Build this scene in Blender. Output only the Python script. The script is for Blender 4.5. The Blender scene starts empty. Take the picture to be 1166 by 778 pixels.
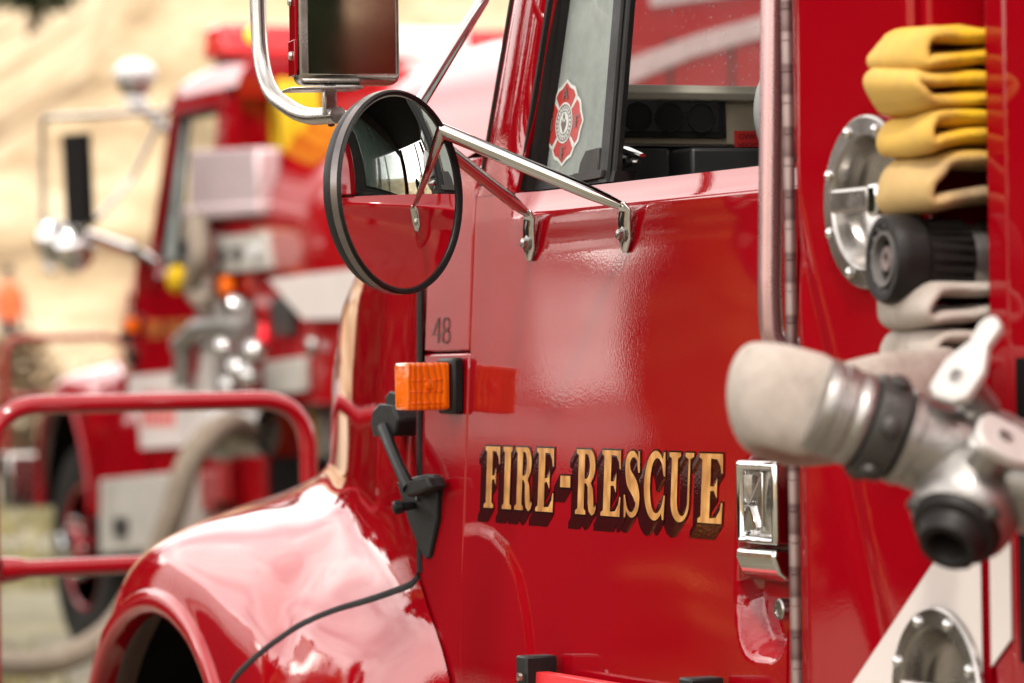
import bpy, bmesh, math, random
from mathutils import Vector, Matrix, noise
from mathutils.geometry import tessellate_polygon
from mathutils.bvhtree import BVHTree
random.seed(7)
C = bpy.context.scene
V = Vector
PI = math.pi

# ------------------------------------------------------------------ camera (solved from the photo's vanishing point)
F = 4500.0
A0 = math.atan(1933 / F); PT = 27 / F; RO = .015
CAM = V((0, -2.1, 1.45))
vd = V((-math.cos(A0) * math.cos(PT), math.sin(A0) * math.cos(PT), math.sin(PT)))
r0 = V((math.sin(A0), math.cos(A0), 0)); u0 = r0.cross(vd)
rt = r0 * math.cos(RO) - u0 * math.sin(RO); up = u0 * math.cos(RO) + r0 * math.sin(RO)
cd = bpy.data.cameras.new('camera'); cam = bpy.data.objects.new('camera', cd); C.collection.objects.link(cam)
M = Matrix((rt, up, -vd)).transposed().to_4x4(); M.translation = CAM; cam.matrix_world = M
cd.sensor_width = 36; cd.lens = 36 * F / 1166; cd.clip_start = .1; cd.clip_end = 3000
cd.dof.use_dof = True; cd.dof.focus_distance = 5.02; cd.dof.aperture_fstop = (cd.lens / 1000) / .0255
C.camera = cam

def ray(px, py): return vd + rt * ((px - 583) / F) + up * ((389 - py) / F)
def ony(px, py, y):
    d = ray(px, py); return CAM + d * ((y - CAM.y) / d.y)
def onx(px, py, x):
    d = ray(px, py); return CAM + d * ((x - CAM.x) / d.x)
def atd(px, py, D): return CAM + ray(px, py) * D
def S(z):                                   # sideways offset of the cab skin at height z
    if z > 1.65: return .0225 + .09 * (z - 1.65)
    if z > 1.2: return .05 * (z - 1.2)
    return .05 * (z - 1.2) + .11 * (1.2 - z) ** 2
def on(px, py, off=0):
    d = ray(px, py); t = 2.1 / d.y
    for _ in range(30): t = (S((CAM + d * t).z) + off - CAM.y) / d.y
    return CAM + d * t

# ------------------------------------------------------------------ materials
def _nt(name):
    m = bpy.data.materials.new(name); m.use_nodes = True
    nt = m.node_tree; return m, nt, nt.nodes, nt.links, nt.nodes['Principled BSDF']
def noise_node(nt, scale, detail=4, rough=.6, obj=True, stretch=None):
    tc = nt.nodes.new('ShaderNodeTexCoord'); n = nt.nodes.new('ShaderNodeTexNoise')
    n.inputs['Scale'].default_value = scale; n.inputs['Detail'].default_value = detail; n.inputs['Roughness'].default_value = rough
    if stretch:
        mp = nt.nodes.new('ShaderNodeMapping'); mp.inputs['Scale'].default_value = stretch
        nt.links.new(tc.outputs['Object'], mp.inputs['Vector']); nt.links.new(mp.outputs['Vector'], n.inputs['Vector'])
    else: nt.links.new(tc.outputs['Object'], n.inputs['Vector'])
    return n
def ramp(nt, src, stops):
    r = nt.nodes.new('ShaderNodeValToRGB'); nt.links.new(src, r.inputs['Fac'])
    el = r.color_ramp.elements
    while len(el) > 1: el.remove(el[-1])
    el[0].position = stops[0][0]; el[0].color = (*stops[0][1], 1)
    for p, c in stops[1:]:
        e = el.new(p); e.color = (*c, 1)
    return r
def bump(nt, src, strength, dist, target):
    b = nt.nodes.new('ShaderNodeBump'); b.inputs['Strength'].default_value = strength; b.inputs['Distance'].default_value = dist
    nt.links.new(src, b.inputs['Height']); nt.links.new(b.outputs['Normal'], target)
def mat(name, col, rough=.5, metal=0, var=.18, vscale=9, bmp=0, bscale=60, coat=0, spec=.5, rvar=.12):
    m, nt, N, L, P = _nt(name)
    P.inputs['Metallic'].default_value = metal; P.inputs['Specular IOR Level'].default_value = spec
    n = noise_node(nt, vscale, 6)
    lo = tuple(c * (1 - var) for c in col); hi = tuple(min(1, c * (1 + var)) for c in col)
    r = ramp(nt, n.outputs['Fac'], [(.3, lo), (.7, hi)]); L.new(r.outputs['Color'], P.inputs['Base Color'])
    n2 = noise_node(nt, vscale * 2.7, 5)
    mr = N.new('ShaderNodeMapRange'); mr.inputs['From Min'].default_value = .25; mr.inputs['From Max'].default_value = .75
    mr.inputs['To Min'].default_value = max(.01, rough - rvar * rough); mr.inputs['To Max'].default_value = min(1, rough + rvar)
    L.new(n2.outputs['Fac'], mr.inputs['Value']); L.new(mr.outputs['Result'], P.inputs['Roughness'])
    if coat: P.inputs['Coat Weight'].default_value = coat; P.inputs['Coat Roughness'].default_value = .03
    if bmp:
        n3 = noise_node(nt, bscale, 4); bump(nt, n3.outputs['Fac'], bmp, .01, P.inputs['Normal'])
    return m
def paint(name, col, peel=.022, coat=1):
    m, nt, N, L, P = _nt(name)
    n = noise_node(nt, 1.3, 3)
    r = ramp(nt, n.outputs['Fac'], [(.3, tuple(c * .93 for c in col)), (.7, tuple(min(1, c * 1.05) for c in col))])
    L.new(r.outputs['Color'], P.inputs['Base Color'])
    P.inputs['Roughness'].default_value = .5; P.inputs['Specular IOR Level'].default_value = 0
    P.inputs['Coat Weight'].default_value = coat; P.inputs['Coat IOR'].default_value = 1.6
    d = noise_node(nt, 3.5, 6, .7)
    mr = N.new('ShaderNodeMapRange'); mr.inputs['From Min'].default_value = .35; mr.inputs['From Max'].default_value = .8
    mr.inputs['To Min'].default_value = .008; mr.inputs['To Max'].default_value = .06
    L.new(d.outputs['Fac'], mr.inputs['Value']); L.new(mr.outputs['Result'], P.inputs['Coat Roughness'])
    n3 = noise_node(nt, 260, 2, .5); bump(nt, n3.outputs['Fac'], peel, .002, P.inputs['Coat Normal'])
    return m
def glass(name, tint, dust_sheen, dust_sheen_col=(.8, .78, .75), specks=True):
    m = bpy.data.materials.new(name); m.use_nodes = True; nt = m.node_tree; N, L = nt.nodes, nt.links; N.clear()
    out = N.new('ShaderNodeOutputMaterial'); tr = N.new('ShaderNodeBsdfTransparent'); tr.inputs['Color'].default_value = (*tint, 1)
    gl = N.new('ShaderNodeBsdfGlossy'); gl.inputs['Roughness'].default_value = .015
    fr = N.new('ShaderNodeFresnel'); fr.inputs['IOR'].default_value = 1.5
    m1 = N.new('ShaderNodeMixShader'); L.new(fr.outputs[0], m1.inputs[0]); L.new(tr.outputs[0], m1.inputs[1]); L.new(gl.outputs[0], m1.inputs[2])
    df = N.new('ShaderNodeBsdfDiffuse'); df.inputs['Color'].default_value = (*dust_sheen_col, 1)
    tl = N.new('ShaderNodeBsdfTranslucent'); tl.inputs['Color'].default_value = (*dust_sheen_col, 1)
    md = N.new('ShaderNodeMixShader'); md.inputs[0].default_value = .5; L.new(df.outputs[0], md.inputs[1]); L.new(tl.outputs[0], md.inputs[2])
    n = noise_node(nt, 6, 5); mr = N.new('ShaderNodeMapRange'); mr.inputs['From Min'].default_value = .3; mr.inputs['From Max'].default_value = .75
    mr.inputs['To Min'].default_value = dust_sheen * .4; mr.inputs['To Max'].default_value = dust_sheen * 1.0; L.new(n.outputs['Fac'], mr.inputs['Value'])
    fac = mr.outputs['Result']
    if specks:
        tc = N.new('ShaderNodeTexCoord'); vo = N.new('ShaderNodeTexVoronoi'); vo.inputs['Scale'].default_value = 90; L.new(tc.outputs['Object'], vo.inputs['Vector'])
        lt = N.new('ShaderNodeMath'); lt.operation = 'LESS_THAN'; lt.inputs[1].default_value = .13; L.new(vo.outputs['Distance'], lt.inputs[0])
        sc = N.new('ShaderNodeMath'); sc.operation = 'MULTIPLY_ADD'; sc.inputs[1].default_value = .22; L.new(lt.outputs[0], sc.inputs[0]); L.new(fac, sc.inputs[2]); fac = sc.outputs[0]
    m2 = N.new('ShaderNodeMixShader'); L.new(fac, m2.inputs[0]); L.new(m1.outputs[0], m2.inputs[1]); L.new(md.outputs[0], m2.inputs[2])
    L.new(m2.outputs[0], out.inputs['Surface']); return m

RED = paint('fire_red_paint', (.255, .0012, .0055))
RED2 = paint('tanker_red_paint', (.34, .004, .008), .05, .85)
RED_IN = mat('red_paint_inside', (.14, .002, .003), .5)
WHITE = mat('white_reflective_film', (.64, .57, .54), .35, var=.06, vscale=3, coat=.3)
CHROME = mat('chrome', (.62, .61, .60), .06, 1, var=.05, vscale=20, rvar=.06)
STEEL = mat('brushed_stainless', (.40, .375, .355), .2, 1, var=.12, vscale=12, rvar=.12)
ALU = mat('cast_aluminium', (.34, .32, .305), .33, .92, var=.07, vscale=22, bmp=.10, bscale=180, rvar=.10)
ALU_PALE = mat('pale_cast_handle', (.50, .47, .45), .45, .25, var=.08, vscale=30, bmp=.12, bscale=160)
BLACK = mat('black_plastic', (.0065, .006, .006), .42, spec=.28, var=.3, bmp=.08, bscale=150)
RUBBER = mat('black_rubber', (.0075, .0055, .005), .5, spec=.28, var=.3, bmp=.1, bscale=120)
VOID = mat('shadow_black', (.006, .005, .005), .9)
LINER = mat('dark_liner', (.004, .003, .003), .85, spec=.1)
TYRE = mat('tyre_rubber', (.016, .0145, .0135), .8, spec=.2, var=.25, bmp=.2, bscale=50)
MIRROR = mat('mirror_glass', (.86, .87, .86), .012, 1, var=.02, rvar=.01)
MIRROR_OLD = mat('weathered_mirror_glass', (.66, .65, .61), .03, 1, var=.06, vscale=5, rvar=.05)
BEIGE = mat('shaded_beige_dash', (.30, .25, .18), .6, var=.08)  # darkened beige, the shade on the dash face put into its colour
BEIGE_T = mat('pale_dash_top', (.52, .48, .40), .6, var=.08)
GREYPAD = mat('grey_vinyl', (.42, .42, .42), .55, var=.08)
HEADL = mat('dark_headliner', (.016, .013, .011), .9)
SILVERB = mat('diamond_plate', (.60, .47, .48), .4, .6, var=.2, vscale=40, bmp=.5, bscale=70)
BOXGREY = mat('light_grey_box', (.38, .355, .32), .5, var=.12)
DKGREY = mat('dark_grey_metal', (.05, .046, .043), .45, .5)
GLASS_V = glass('dusty_sky_sheen_glass', (.86, .92, .89), .85, (.74, .78, .75), False)  # pale veil thickened to stand in for sky reflected in the vent glass
GLASS_W = glass('dusty_windshield', (.93, .95, .94), .10)
GLASS_S = glass('cab_glass', (.9, .94, .92), .06, specks=False)
BULB = mat('white_dome_plastic', (.6, .6, .6), .25, var=.03, coat=.5)
GVALVE = mat('brass_fitting', (.45, .33, .14), .35, .8)

def lensmat(name, col, em=0):
    m, nt, N, L, P = _nt(name)
    w = N.new('ShaderNodeTexWave'); w.inputs['Scale'].default_value = 34; w.inputs['Distortion'].default_value = 4; w.bands_direction = 'Y'
    tc = N.new('ShaderNodeTexCoord'); L.new(tc.outputs['Object'], w.inputs['Vector'])
    r = ramp(nt, w.outputs['Fac'], [(0, tuple(c * .7 for c in col)), (.5, col)]); L.new(r.outputs['Color'], P.inputs['Base Color'])
    P.inputs['Roughness'].default_value = .12; P.inputs['Transmission Weight'].default_value = .0; P.inputs['IOR'].default_value = 1.45
    P.inputs['Coat Weight'].default_value = .8
    bump(nt, w.outputs['Fac'], .25, .004, P.inputs['Normal'])
    if em: P.inputs['Emission Color'].default_value = (*col, 1); P.inputs['Emission Strength'].default_value = em
    return m
AMBER = lensmat('amber_lens', (1.0, .17, .0)); REDLENS = lensmat('red_lens', (.75, .01, .015)); CLEARLENS = lensmat('clear_lens', (.85, .83, .82))
REDLIT = lensmat('lit_red_lamp', (1, .03, .05), 1.2); AMBERLIT = lensmat('lit_amber_lamp', (1, .5, .0), 1.5)

def goldleaf():
    m, nt, N, L, P = _nt('engine_turned_gold')
    tc = N.new('ShaderNodeTexCoord'); mp = N.new('ShaderNodeMapping'); mp.inputs['Rotation'].default_value = (0, .5, 0); mp.inputs['Scale'].default_value = (1, 1, .55)
    L.new(tc.outputs['Object'], mp.inputs['Vector'])
    vo = N.new('ShaderNodeTexVoronoi'); vo.inputs['Scale'].default_value = 62; L.new(mp.outputs['Vector'], vo.inputs['Vector'])
    r = ramp(nt, vo.outputs['Distance'], [(.0, (.74, .42, .14)), (.45, (.58, .27, .065)), (.85, (.38, .15, .03))])
    L.new(r.outputs['Color'], P.inputs['Base Color'])
    P.inputs['Metallic'].default_value = .35; P.inputs['Roughness'].default_value = .42; P.inputs['Coat Weight'].default_value = .4
    bump(nt, vo.outputs['Distance'], .3, .003, P.inputs['Normal']); return m
GOLD = goldleaf()
SHADOW = paint('maroon_block_shadow', (.032, .0015, .002))
OUTL = paint('black_lettering_edge', (.010, .0015, .0015))
def hosemat(name, a, b, c, w=(1, 1, 1)):
    m, nt, N, L, P = _nt(name)
    n = noise_node(nt, 24, 10, .78); r = ramp(nt, n.outputs['Fac'], [(.28, c), (.46, b), (.60, a)])
    L.new(r.outputs['Color'], P.inputs['Base Color']); P.inputs['Roughness'].default_value = .8; P.inputs['Specular IOR Level'].default_value = .2
    tc = N.new('ShaderNodeTexCoord'); wv = N.new('ShaderNodeTexWave'); wv.inputs['Scale'].default_value = 160; wv.inputs['Distortion'].default_value = 2; L.new(tc.outputs['Object'], wv.inputs['Vector'])
    bump(nt, wv.outputs['Fac'], .25, .002, P.inputs['Normal']); return m, nt, N, L, P, r
HOSE_TAN = hosemat('tan_canvas_hose', (.25, .205, .16), (.20, .16, .125), (.12, .09, .065))[0]
HOSE_GREY = hosemat('grey_canvas_hose', (.42, .36, .32), (.36, .31, .27), (.24, .19, .16))[0]
def yellowhose():
    m, nt, N, L, P, r = hosemat('yellow_canvas_hose', (.78, .47, .018), (.64, .37, .028), (.40, .24, .06))
    r2 = ramp(nt, r.inputs['Fac'].links[0].from_socket, [(.25, (.20, .13, .07)), (.6, (.38, .27, .15))])
    tc = N.new('ShaderNodeTexCoord'); sp = N.new('ShaderNodeSeparateXYZ'); L.new(tc.outputs['Object'], sp.inputs[0])
    mr = N.new('ShaderNodeMapRange'); mr.inputs['From Min'].default_value = .055; mr.inputs['From Max'].default_value = .075
    L.new(sp.outputs['Z'], mr.inputs['Value'])
    mx = N.new('ShaderNodeMix'); mx.data_type = 'RGBA'; L.new(mr.outputs['Result'], mx.inputs['Factor']); L.new(r2.outputs['Color'], mx.inputs[6]); L.new(r.outputs['Color'], mx.inputs[7])
    md = N.new('ShaderNodeMapRange'); md.inputs['From Min'].default_value = -.01; md.inputs['From Max'].default_value = -.055; md.inputs['To Max'].default_value = .65; L.new(sp.outputs['Y'], md.inputs['Value'])
    m3 = N.new('ShaderNodeMix'); m3.data_type = 'RGBA'; L.new(md.outputs['Result'], m3.inputs['Factor']); L.new(mx.outputs[2], m3.inputs[6]); m3.inputs[7].default_value = (.52, .34, .12, 1)
    L.new(m3.outputs[2], P.inputs['Base Color']); return m
HOSE_YEL = yellowhose()
YEL = hosemat('yellow_hose_plain', (.62, .40, .008), (.52, .32, .01), (.38, .22, .01))[0]
def hingemat():
    m, nt, N, L, P = _nt('piano_hinge_steel')
    tc = N.new('ShaderNodeTexCoord'); sp = N.new('ShaderNodeSeparateXYZ'); L.new(tc.outputs['Object'], sp.inputs[0])
    mo = N.new('ShaderNodeMath'); mo.operation = 'PINGPONG'; mo.inputs[1].default_value = .0345; L.new(sp.outputs['Z'], mo.inputs[0])
    r = ramp(nt, mo.outputs[0], [(0, (.36, .27, .26)), (.016, (.33, .25, .24)), (.018, (.13, .08, .08)), (.03, (.22, .15, .145))])
    L.new(r.outputs['Color'], P.inputs['Base Color']); P.inputs['Metallic'].default_value = .8; P.inputs['Roughness'].default_value = .35; return m
HINGE = hingemat()

# ------------------------------------------------------------------ mesh helpers
class MB:
    def __init__(s): s.v = []; s.f = []
    def add(s, vs, fs):
        b = len(s.v); s.v += [V(p) for p in vs]; s.f += [tuple(i + b for i in f) for f in fs]; return s
    def box(s, c, d, rot=None):
        vs = []
        for i in (-1, 1):
            for j in (-1, 1):
                for k in (-1, 1):
                    p = V((i * d[0] / 2, j * d[1] / 2, k * d[2] / 2)); vs.append(V(c) + (rot @ p if rot else p))
        return s.add(vs, [(0, 1, 3, 2), (4, 6, 7, 5), (0, 4, 5, 1), (2, 3, 7, 6), (0, 2, 6, 4), (1, 5, 7, 3)])
    def prism(s, poly, ext, holes=()):
        ext = V(ext); loops = [list(map(V, poly))] + [list(map(V, h)) for h in holes]
        tri = tessellate_polygon(loops); allp = [p for l in loops for p in l]; n = len(allp)
        fs = [tuple(t) for t in tri] + [tuple(i + n for i in reversed(t)) for t in tri]
        o = 0
        for l in loops:
            k = len(l)
            for i in range(k): a, b = o + i, o + (i + 1) % k; fs.append((a, b, b + n, a + n))
            o += k
        return s.add(allp + [p + ext for p in allp], fs)
    def sheet(s, poly, holes=()):
        loops = [list(map(V, poly))] + [list(map(V, h)) for h in holes]
        return s.add([p for l in loops for p in l], [tuple(t) for t in tessellate_polygon(loops)])
    def tube(s, path, r, n=14, caps=True, ell=None, upv=None, closed=False):
        path = [V(p) for p in path]; k = len(path)
        rs = r if isinstance(r, (list, tuple)) else [r] * k
        T = []
        for i in range(k):
            a = path[i - 1] if (i or closed) else path[0]; b = path[(i + 1) % k] if (i < k - 1 or closed) else path[-1]
            T.append((b - a).normalized())
        nrm = V(upv) if upv else (V((0, 0, 1)) if abs(T[0].z) < .9 else V((1, 0, 0)))
        vs = []
        for i in range(k):
            nrm = nrm if not upv else V(upv)
            nrm = (nrm - T[i] * nrm.dot(T[i])).normalized(); bi = T[i].cross(nrm)
            e = ell if ell else (1, 1)
            for j in range(n):
                t = 2 * PI * j / n; vs.append(path[i] + nrm * (math.cos(t) * rs[i] * e[0]) + bi * (math.sin(t) * rs[i] * e[1]))
        fs = []
        for i in range(k if closed else k - 1):
            i2 = (i + 1) % k
            for j in range(n): a = i * n + j; b = i * n + (j + 1) % n; fs.append((a, b, i2 * n + (j + 1) % n, i2 * n + j))
        if caps and not closed: fs += [tuple(reversed(range(n))), tuple(range((k - 1) * n, k * n))]
        return s.add(vs, fs)
    def lathe(s, o, ax, prof, n=32, close=False, caps=True):
        o = V(o); ax = V(ax).normalized(); a = V((0, 0, 1)) if abs(ax.z) < .9 else V((1, 0, 0))
        e1 = (a - ax * a.dot(ax)).normalized(); e2 = ax.cross(e1); vs = []; fs = []
        for h, r in prof:
            for j in range(n): t = 2 * PI * j / n; vs.append(o + ax * h + (e1 * math.cos(t) + e2 * math.sin(t)) * max(r, 1e-5))
        K = len(prof)
        for i in range(K if close else K - 1):
            i2 = (i + 1) % K
            for j in range(n): fs.append((i * n + j, i * n + (j + 1) % n, i2 * n + (j + 1) % n, i2 * n + j))
        if not close and caps: fs += [tuple(reversed(range(n))), tuple(range((K - 1) * n, K * n))]
        return s.add(vs, fs)
    def grid(s, rows):
        R, K = len(rows), len(rows[0])
        return s.add([p for r in rows for p in r], [(i * K + j, i * K + j + 1, (i + 1) * K + j + 1, (i + 1) * K + j) for i in range(R - 1) for j in range(K - 1)])
    def ball(s, c, r, n=20, sq=(1, 1, 1)):
        prof = [(-math.cos(PI * i / n) * r, math.sin(PI * i / n) * r) for i in range(n + 1)]
        m = MB().lathe((0, 0, 0), (0, 0, 1), prof, n * 2); return s.add([V(c) + V((p.x * sq[0], p.y * sq[1], p.z * sq[2])) for p in m.v], m.f)
    def mirror(s, yc):
        n = len(s.v); fs = list(s.f)
        s.v += [V((p.x, 2 * yc - p.y, p.z)) for p in s.v]; s.f += [tuple(i + n for i in reversed(f)) for f in fs]; return s
    def build(s, name, m, parent=None, bevel=0, smooth=True, ang=35, seg=2, recalc=True):
        root = V((0, 0, 0)); q = parent
        while q is not None: root = root + q.location; q = q.parent
        me = bpy.data.meshes.new(name); me.from_pydata([p - root for p in s.v], [], s.f)
        if recalc:
            bm = bmesh.new(); bm.from_mesh(me); bmesh.ops.remove_doubles(bm, verts=bm.verts, dist=1e-5); bmesh.ops.recalc_face_normals(bm, faces=bm.faces); bm.to_mesh(me); bm.free()
        if smooth:
            me.shade_smooth(); me.set_sharp_from_angle(angle=math.radians(ang))
        me.materials.append(m); o = bpy.data.objects.new(name, me); C.collection.objects.link(o)
        if parent is not None: o.parent = parent
        if bevel:
            b = o.modifiers.new('bevel', 'BEVEL'); b.width = bevel; b.segments = seg; b.limit_method = 'ANGLE'; b.angle_limit = math.radians(40); b.harden_normals = False
        return o

def spl(pts, n=8, closed=False):
    pts = [V(p) for p in pts]; k = len(pts); out = []
    for i in range(k if closed else k - 1):
        g = (lambda j: pts[j % k]) if closed else (lambda j: pts[min(max(j, 0), k - 1)])
        p0, p1, p2, p3 = g(i - 1), g(i), g(i + 1), g(i + 2)
        for j in range(n):
            t = j / n; out.append(.5 * ((2 * p1) + (p2 - p0) * t + (2 * p0 - 5 * p1 + 4 * p2 - p3) * t * t + (3 * p1 - p0 - 3 * p2 + p3) * t ** 3))
    if not closed: out.append(pts[-1])
    return out
def round_path(pts, r, n=6):                 # polyline with filleted corners
    pts = [V(p) for p in pts]; out = [pts[0]]
    for i in range(1, len(pts) - 1):
        a, b, c = pts[i - 1], pts[i], pts[i + 1]; d1 = (a - b); d2 = (c - b); rr = min(r, d1.length * .45, d2.length * .45)
        p, q = b + d1.normalized() * rr, b + d2.normalized() * rr
        for j in range(n + 1):
            t = j / n; out.append(p * (1 - t) ** 2 + b * (2 * t * (1 - t)) + q * t * t)
    out.append(pts[-1]); return out
def thing(name, label, cat, loc=(0, 0, 0), group=None):
    o = bpy.data.objects.new(name, None); C.collection.objects.link(o); o.location = loc; o.empty_display_size = .2
    o['label'] = label; o['category'] = cat
    if group: o['group'] = group
    return o
def tag(o, label, cat, group=None):
    o['label'] = label; o['category'] = cat
    if group: o['group'] = group
    return o
def sstep(a, b, x):
    t = min(1, max(0, (x - a) / (b - a))); return t * t * (3 - 2 * t)

# ================================================================== TRUCK IN FRONT
T1 = thing('fire_truck', 'glossy red fire truck in sharp focus with FIRE-RESCUE in gold letters on its door', 'fire truck', (-5.0, 1.2, 0))
shared = []                                   # cab parts that the truck behind has too
def sh(o): shared.append(o); return o

# ---- hood and front fenders: one tilting shell
H = [
 [(-5.245,1.2,1.82),(-5.245,.40,1.80),(-5.245,.12,1.765),(-5.245,.04,1.68),(-5.245,.017,1.52),(-5.245,.008,1.34),(-5.243,.001,1.23),(-5.235,-.004,1.165),(-5.19,-.007,1.11),(-5.11,-.010,1.02),(-5.04,-.012,.85),(-5.0,.0,.50)],
 [(-5.36,1.2,1.805),(-5.36,.40,1.785),(-5.36,.13,1.745),(-5.36,.065,1.655),(-5.36,.04,1.49),(-5.36,.03,1.33),(-5.36,.020,1.235),(-5.35,.005,1.17),(-5.33,-.022,1.105),(-5.29,-.052,1.01),(-5.25,-.068,.85),(-5.22,-.07,.50)],
 [(-5.5,1.2,1.79),(-5.5,.41,1.77),(-5.5,.17,1.725),(-5.5,.105,1.63),(-5.5,.08,1.48),(-5.5,.068,1.335),(-5.5,.050,1.245),(-5.5,.018,1.185),(-5.5,-.025,1.12),(-5.48,-.064,1.02),(-5.46,-.084,.85),(-5.45,-.085,.50)],
 [(-5.66,1.2,1.775),(-5.66,.43,1.755),(-5.66,.21,1.705),(-5.66,.145,1.61),(-5.66,.125,1.47),(-5.66,.112,1.34),(-5.66,.092,1.255),(-5.66,.050,1.205),(-5.66,.0,1.15),(-5.66,-.05,1.06),(-5.66,-.078,.88),(-5.66,-.08,.50)],
 [(-5.72,1.2,1.77),(-5.72,.44,1.75),(-5.72,.23,1.70),(-5.72,.162,1.605),(-5.72,.142,1.47),(-5.72,.13,1.34),(-5.72,.108,1.258),(-5.72,.062,1.21),(-5.72,.008,1.158),(-5.72,-.046,1.072),(-5.72,-.068,.92),(-5.72,-.07,.71)],
 [(-5.8,1.2,1.76),(-5.8,.45,1.745),(-5.8,.26,1.69),(-5.8,.19,1.60),(-5.8,.17,1.47),(-5.8,.158,1.345),(-5.8,.13,1.265),(-5.8,.08,1.22),(-5.8,.02,1.17),(-5.8,-.04,1.085),(-5.8,-.062,.97),(-5.8,-.065,.857)],
 [(-6.0,1.2,1.74),(-6.0,.5,1.725),(-6.0,.32,1.68),(-6.0,.25,1.59),(-6.0,.228,1.47),(-6.0,.218,1.35),(-6.0,.19,1.275),(-6.0,.13,1.232),(-6.0,.06,1.19),(-6.0,-.02,1.13),(-6.0,-.055,1.078),(-6.0,-.06,1.025)],
 [(-6.27,1.2,1.72),(-6.27,.57,1.705),(-6.27,.40,1.66),(-6.27,.32,1.57),(-6.27,.298,1.46),(-6.27,.288,1.36),(-6.27,.26,1.285),(-6.27,.19,1.238),(-6.27,.10,1.198),(-6.27,.01,1.155),(-6.27,-.045,1.122),(-6.27,-.06,1.09)],
 [(-6.5,1.2,1.70),(-6.5,.62,1.685),(-6.5,.47,1.65),(-6.5,.385,1.56),(-6.5,.355,1.46),(-6.5,.345,1.37),(-6.5,.325,1.285),(-6.5,.25,1.235),(-6.5,.15,1.19),(-6.5,.05,1.138),(-6.5,-.025,1.085),(-6.5,-.056,1.043)],
 [(-6.7,1.2,1.68),(-6.7,.68,1.665),(-6.7,.54,1.62),(-6.7,.455,1.54),(-6.7,.42,1.45),(-6.7,.412,1.36),(-6.7,.385,1.275),(-6.7,.30,1.21),(-6.7,.2,1.155),(-6.7,.1,1.085),(-6.7,.0,1.0),(-6.7,-.045,.904)],
 [(-6.84,1.2,1.665),(-6.84,.74,1.645),(-6.84,.61,1.595),(-6.84,.525,1.515),(-6.84,.49,1.43),(-6.84,.48,1.34),(-6.84,.455,1.245),(-6.84,.37,1.17),(-6.84,.27,1.09),(-6.84,.17,.99),(-6.84,.06,.85),(-6.84,-.01,.66)],
 [(-6.98,1.2,1.62),(-6.98,.84,1.60),(-6.98,.73,1.55),(-6.98,.66,1.47),(-6.98,.63,1.39),(-6.98,.62,1.30),(-6.98,.60,1.20),(-6.98,.53,1.09),(-6.98,.44,.99),(-6.98,.34,.88),(-6.98,.23,.72),(-6.98,.15,.5)],
 [(-7.05,1.2,1.53),(-7.05,.93,1.51),(-7.05,.84,1.47),(-7.05,.78,1.41),(-7.05,.76,1.34),(-7.05,.75,1.26),(-7.05,.74,1.16),(-7.05,.68,1.05),(-7.05,.60,.93),(-7.05,.51,.82),(-7.05,.42,.68),(-7.05,.36,.5)],
]
for i in range(2, 10):
    a, b, c = H[i][5], H[i][6], H[i][7]
    H[i][5] = (a[0], a[1], a[2] - .035); H[i][6] = (b[0], b[1] + .014, b[2] - .006); H[i][7] = (c[0], c[1] + .016, c[2])
XA = -6.215
for i, d in {2: -.036, 3: -.066, 4: -.075, 5: -.075, 6: -.076, 7: -.046, 8: -.004, 9: .02, 10: .02}.items():
    for k, f in ((2, .9), (3, 1), (4, 1), (5, 1), (6, .9), (7, .45)): H[i][k] = (H[i][k][0], H[i][k][1] + d * f * .66, H[i][k][2])
TAIL = {1: [(-.022,1.105),(-.058,1.01),(-.082,.85),(-.084,.5)], 2: [(-.02,1.125),(-.07,1.03),(-.100,.86),(-.102,.5)], 3: [(.0,1.15),(-.060,1.062),(-.102,.90),(-.105,.5)], 4: [(.004,1.158),(-.055,1.08),(-.098,.96),(-.105,0)],
        5: [(.02,1.17),(-.042,1.105),(-.088,1.025),(-.100,0)], 6: [(.06,1.195),(-.012,1.146),(-.066,1.095),(-.084,0)], 7: [(.10,1.20),(.02,1.164),(-.048,1.130),(-.074,0)], 8: [(.15,1.19),(.056,1.139),(-.028,1.085),(-.068,0)], 9: [(.2,1.15),(.096,1.083),(.003,.982),(-.050,0)]}
for i, q in TAIL.items():
    xs = {3: -5.60, 4: -5.66}.get(i)
    if xs: H[i] = [(xs, p[1], p[2]) for p in H[i]]
    for k in range(4):
        x, y, z = H[i][8 + k]; zz = q[k][1] or .5 + math.sqrt(.592 ** 2 - (x - XA) ** 2)
        H[i][8 + k] = (x, q[k][0], zz)
for i in range(3, 10):
    for k, d in ((7, .004), (8, .014), (9, .026), (10, .022)): H[i][k] = (H[i][k][0], H[i][k][1], H[i][k][2] + d * (.6 if i in (3, 9) else 1))
for i, f in ((3, .333), (4, .533)):
    for k in range(10): H[i][k] = tuple(H[2][k][c] + (H[5][k][c] - H[2][k][c]) * f for c in range(3))
prof = [spl(st, 7) for st in H]
cols = [spl([p[k] for p in prof], 7) for k in range(len(prof[0]))]
hb = MB().grid(cols)
bvh = BVHTree.FromPolygons(hb.v, hb.f)
def onhood(px, py, off=0):
    h = bvh.ray_cast(CAM, ray(px, py).normalized()); return h[0] + h[1] * (off if h[1].dot(CAM - h[0]) > 0 else -off), h[1]
hb.mirror(1.2)
hood = sh(hb.build('hood', RED, T1, ang=60))
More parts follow.
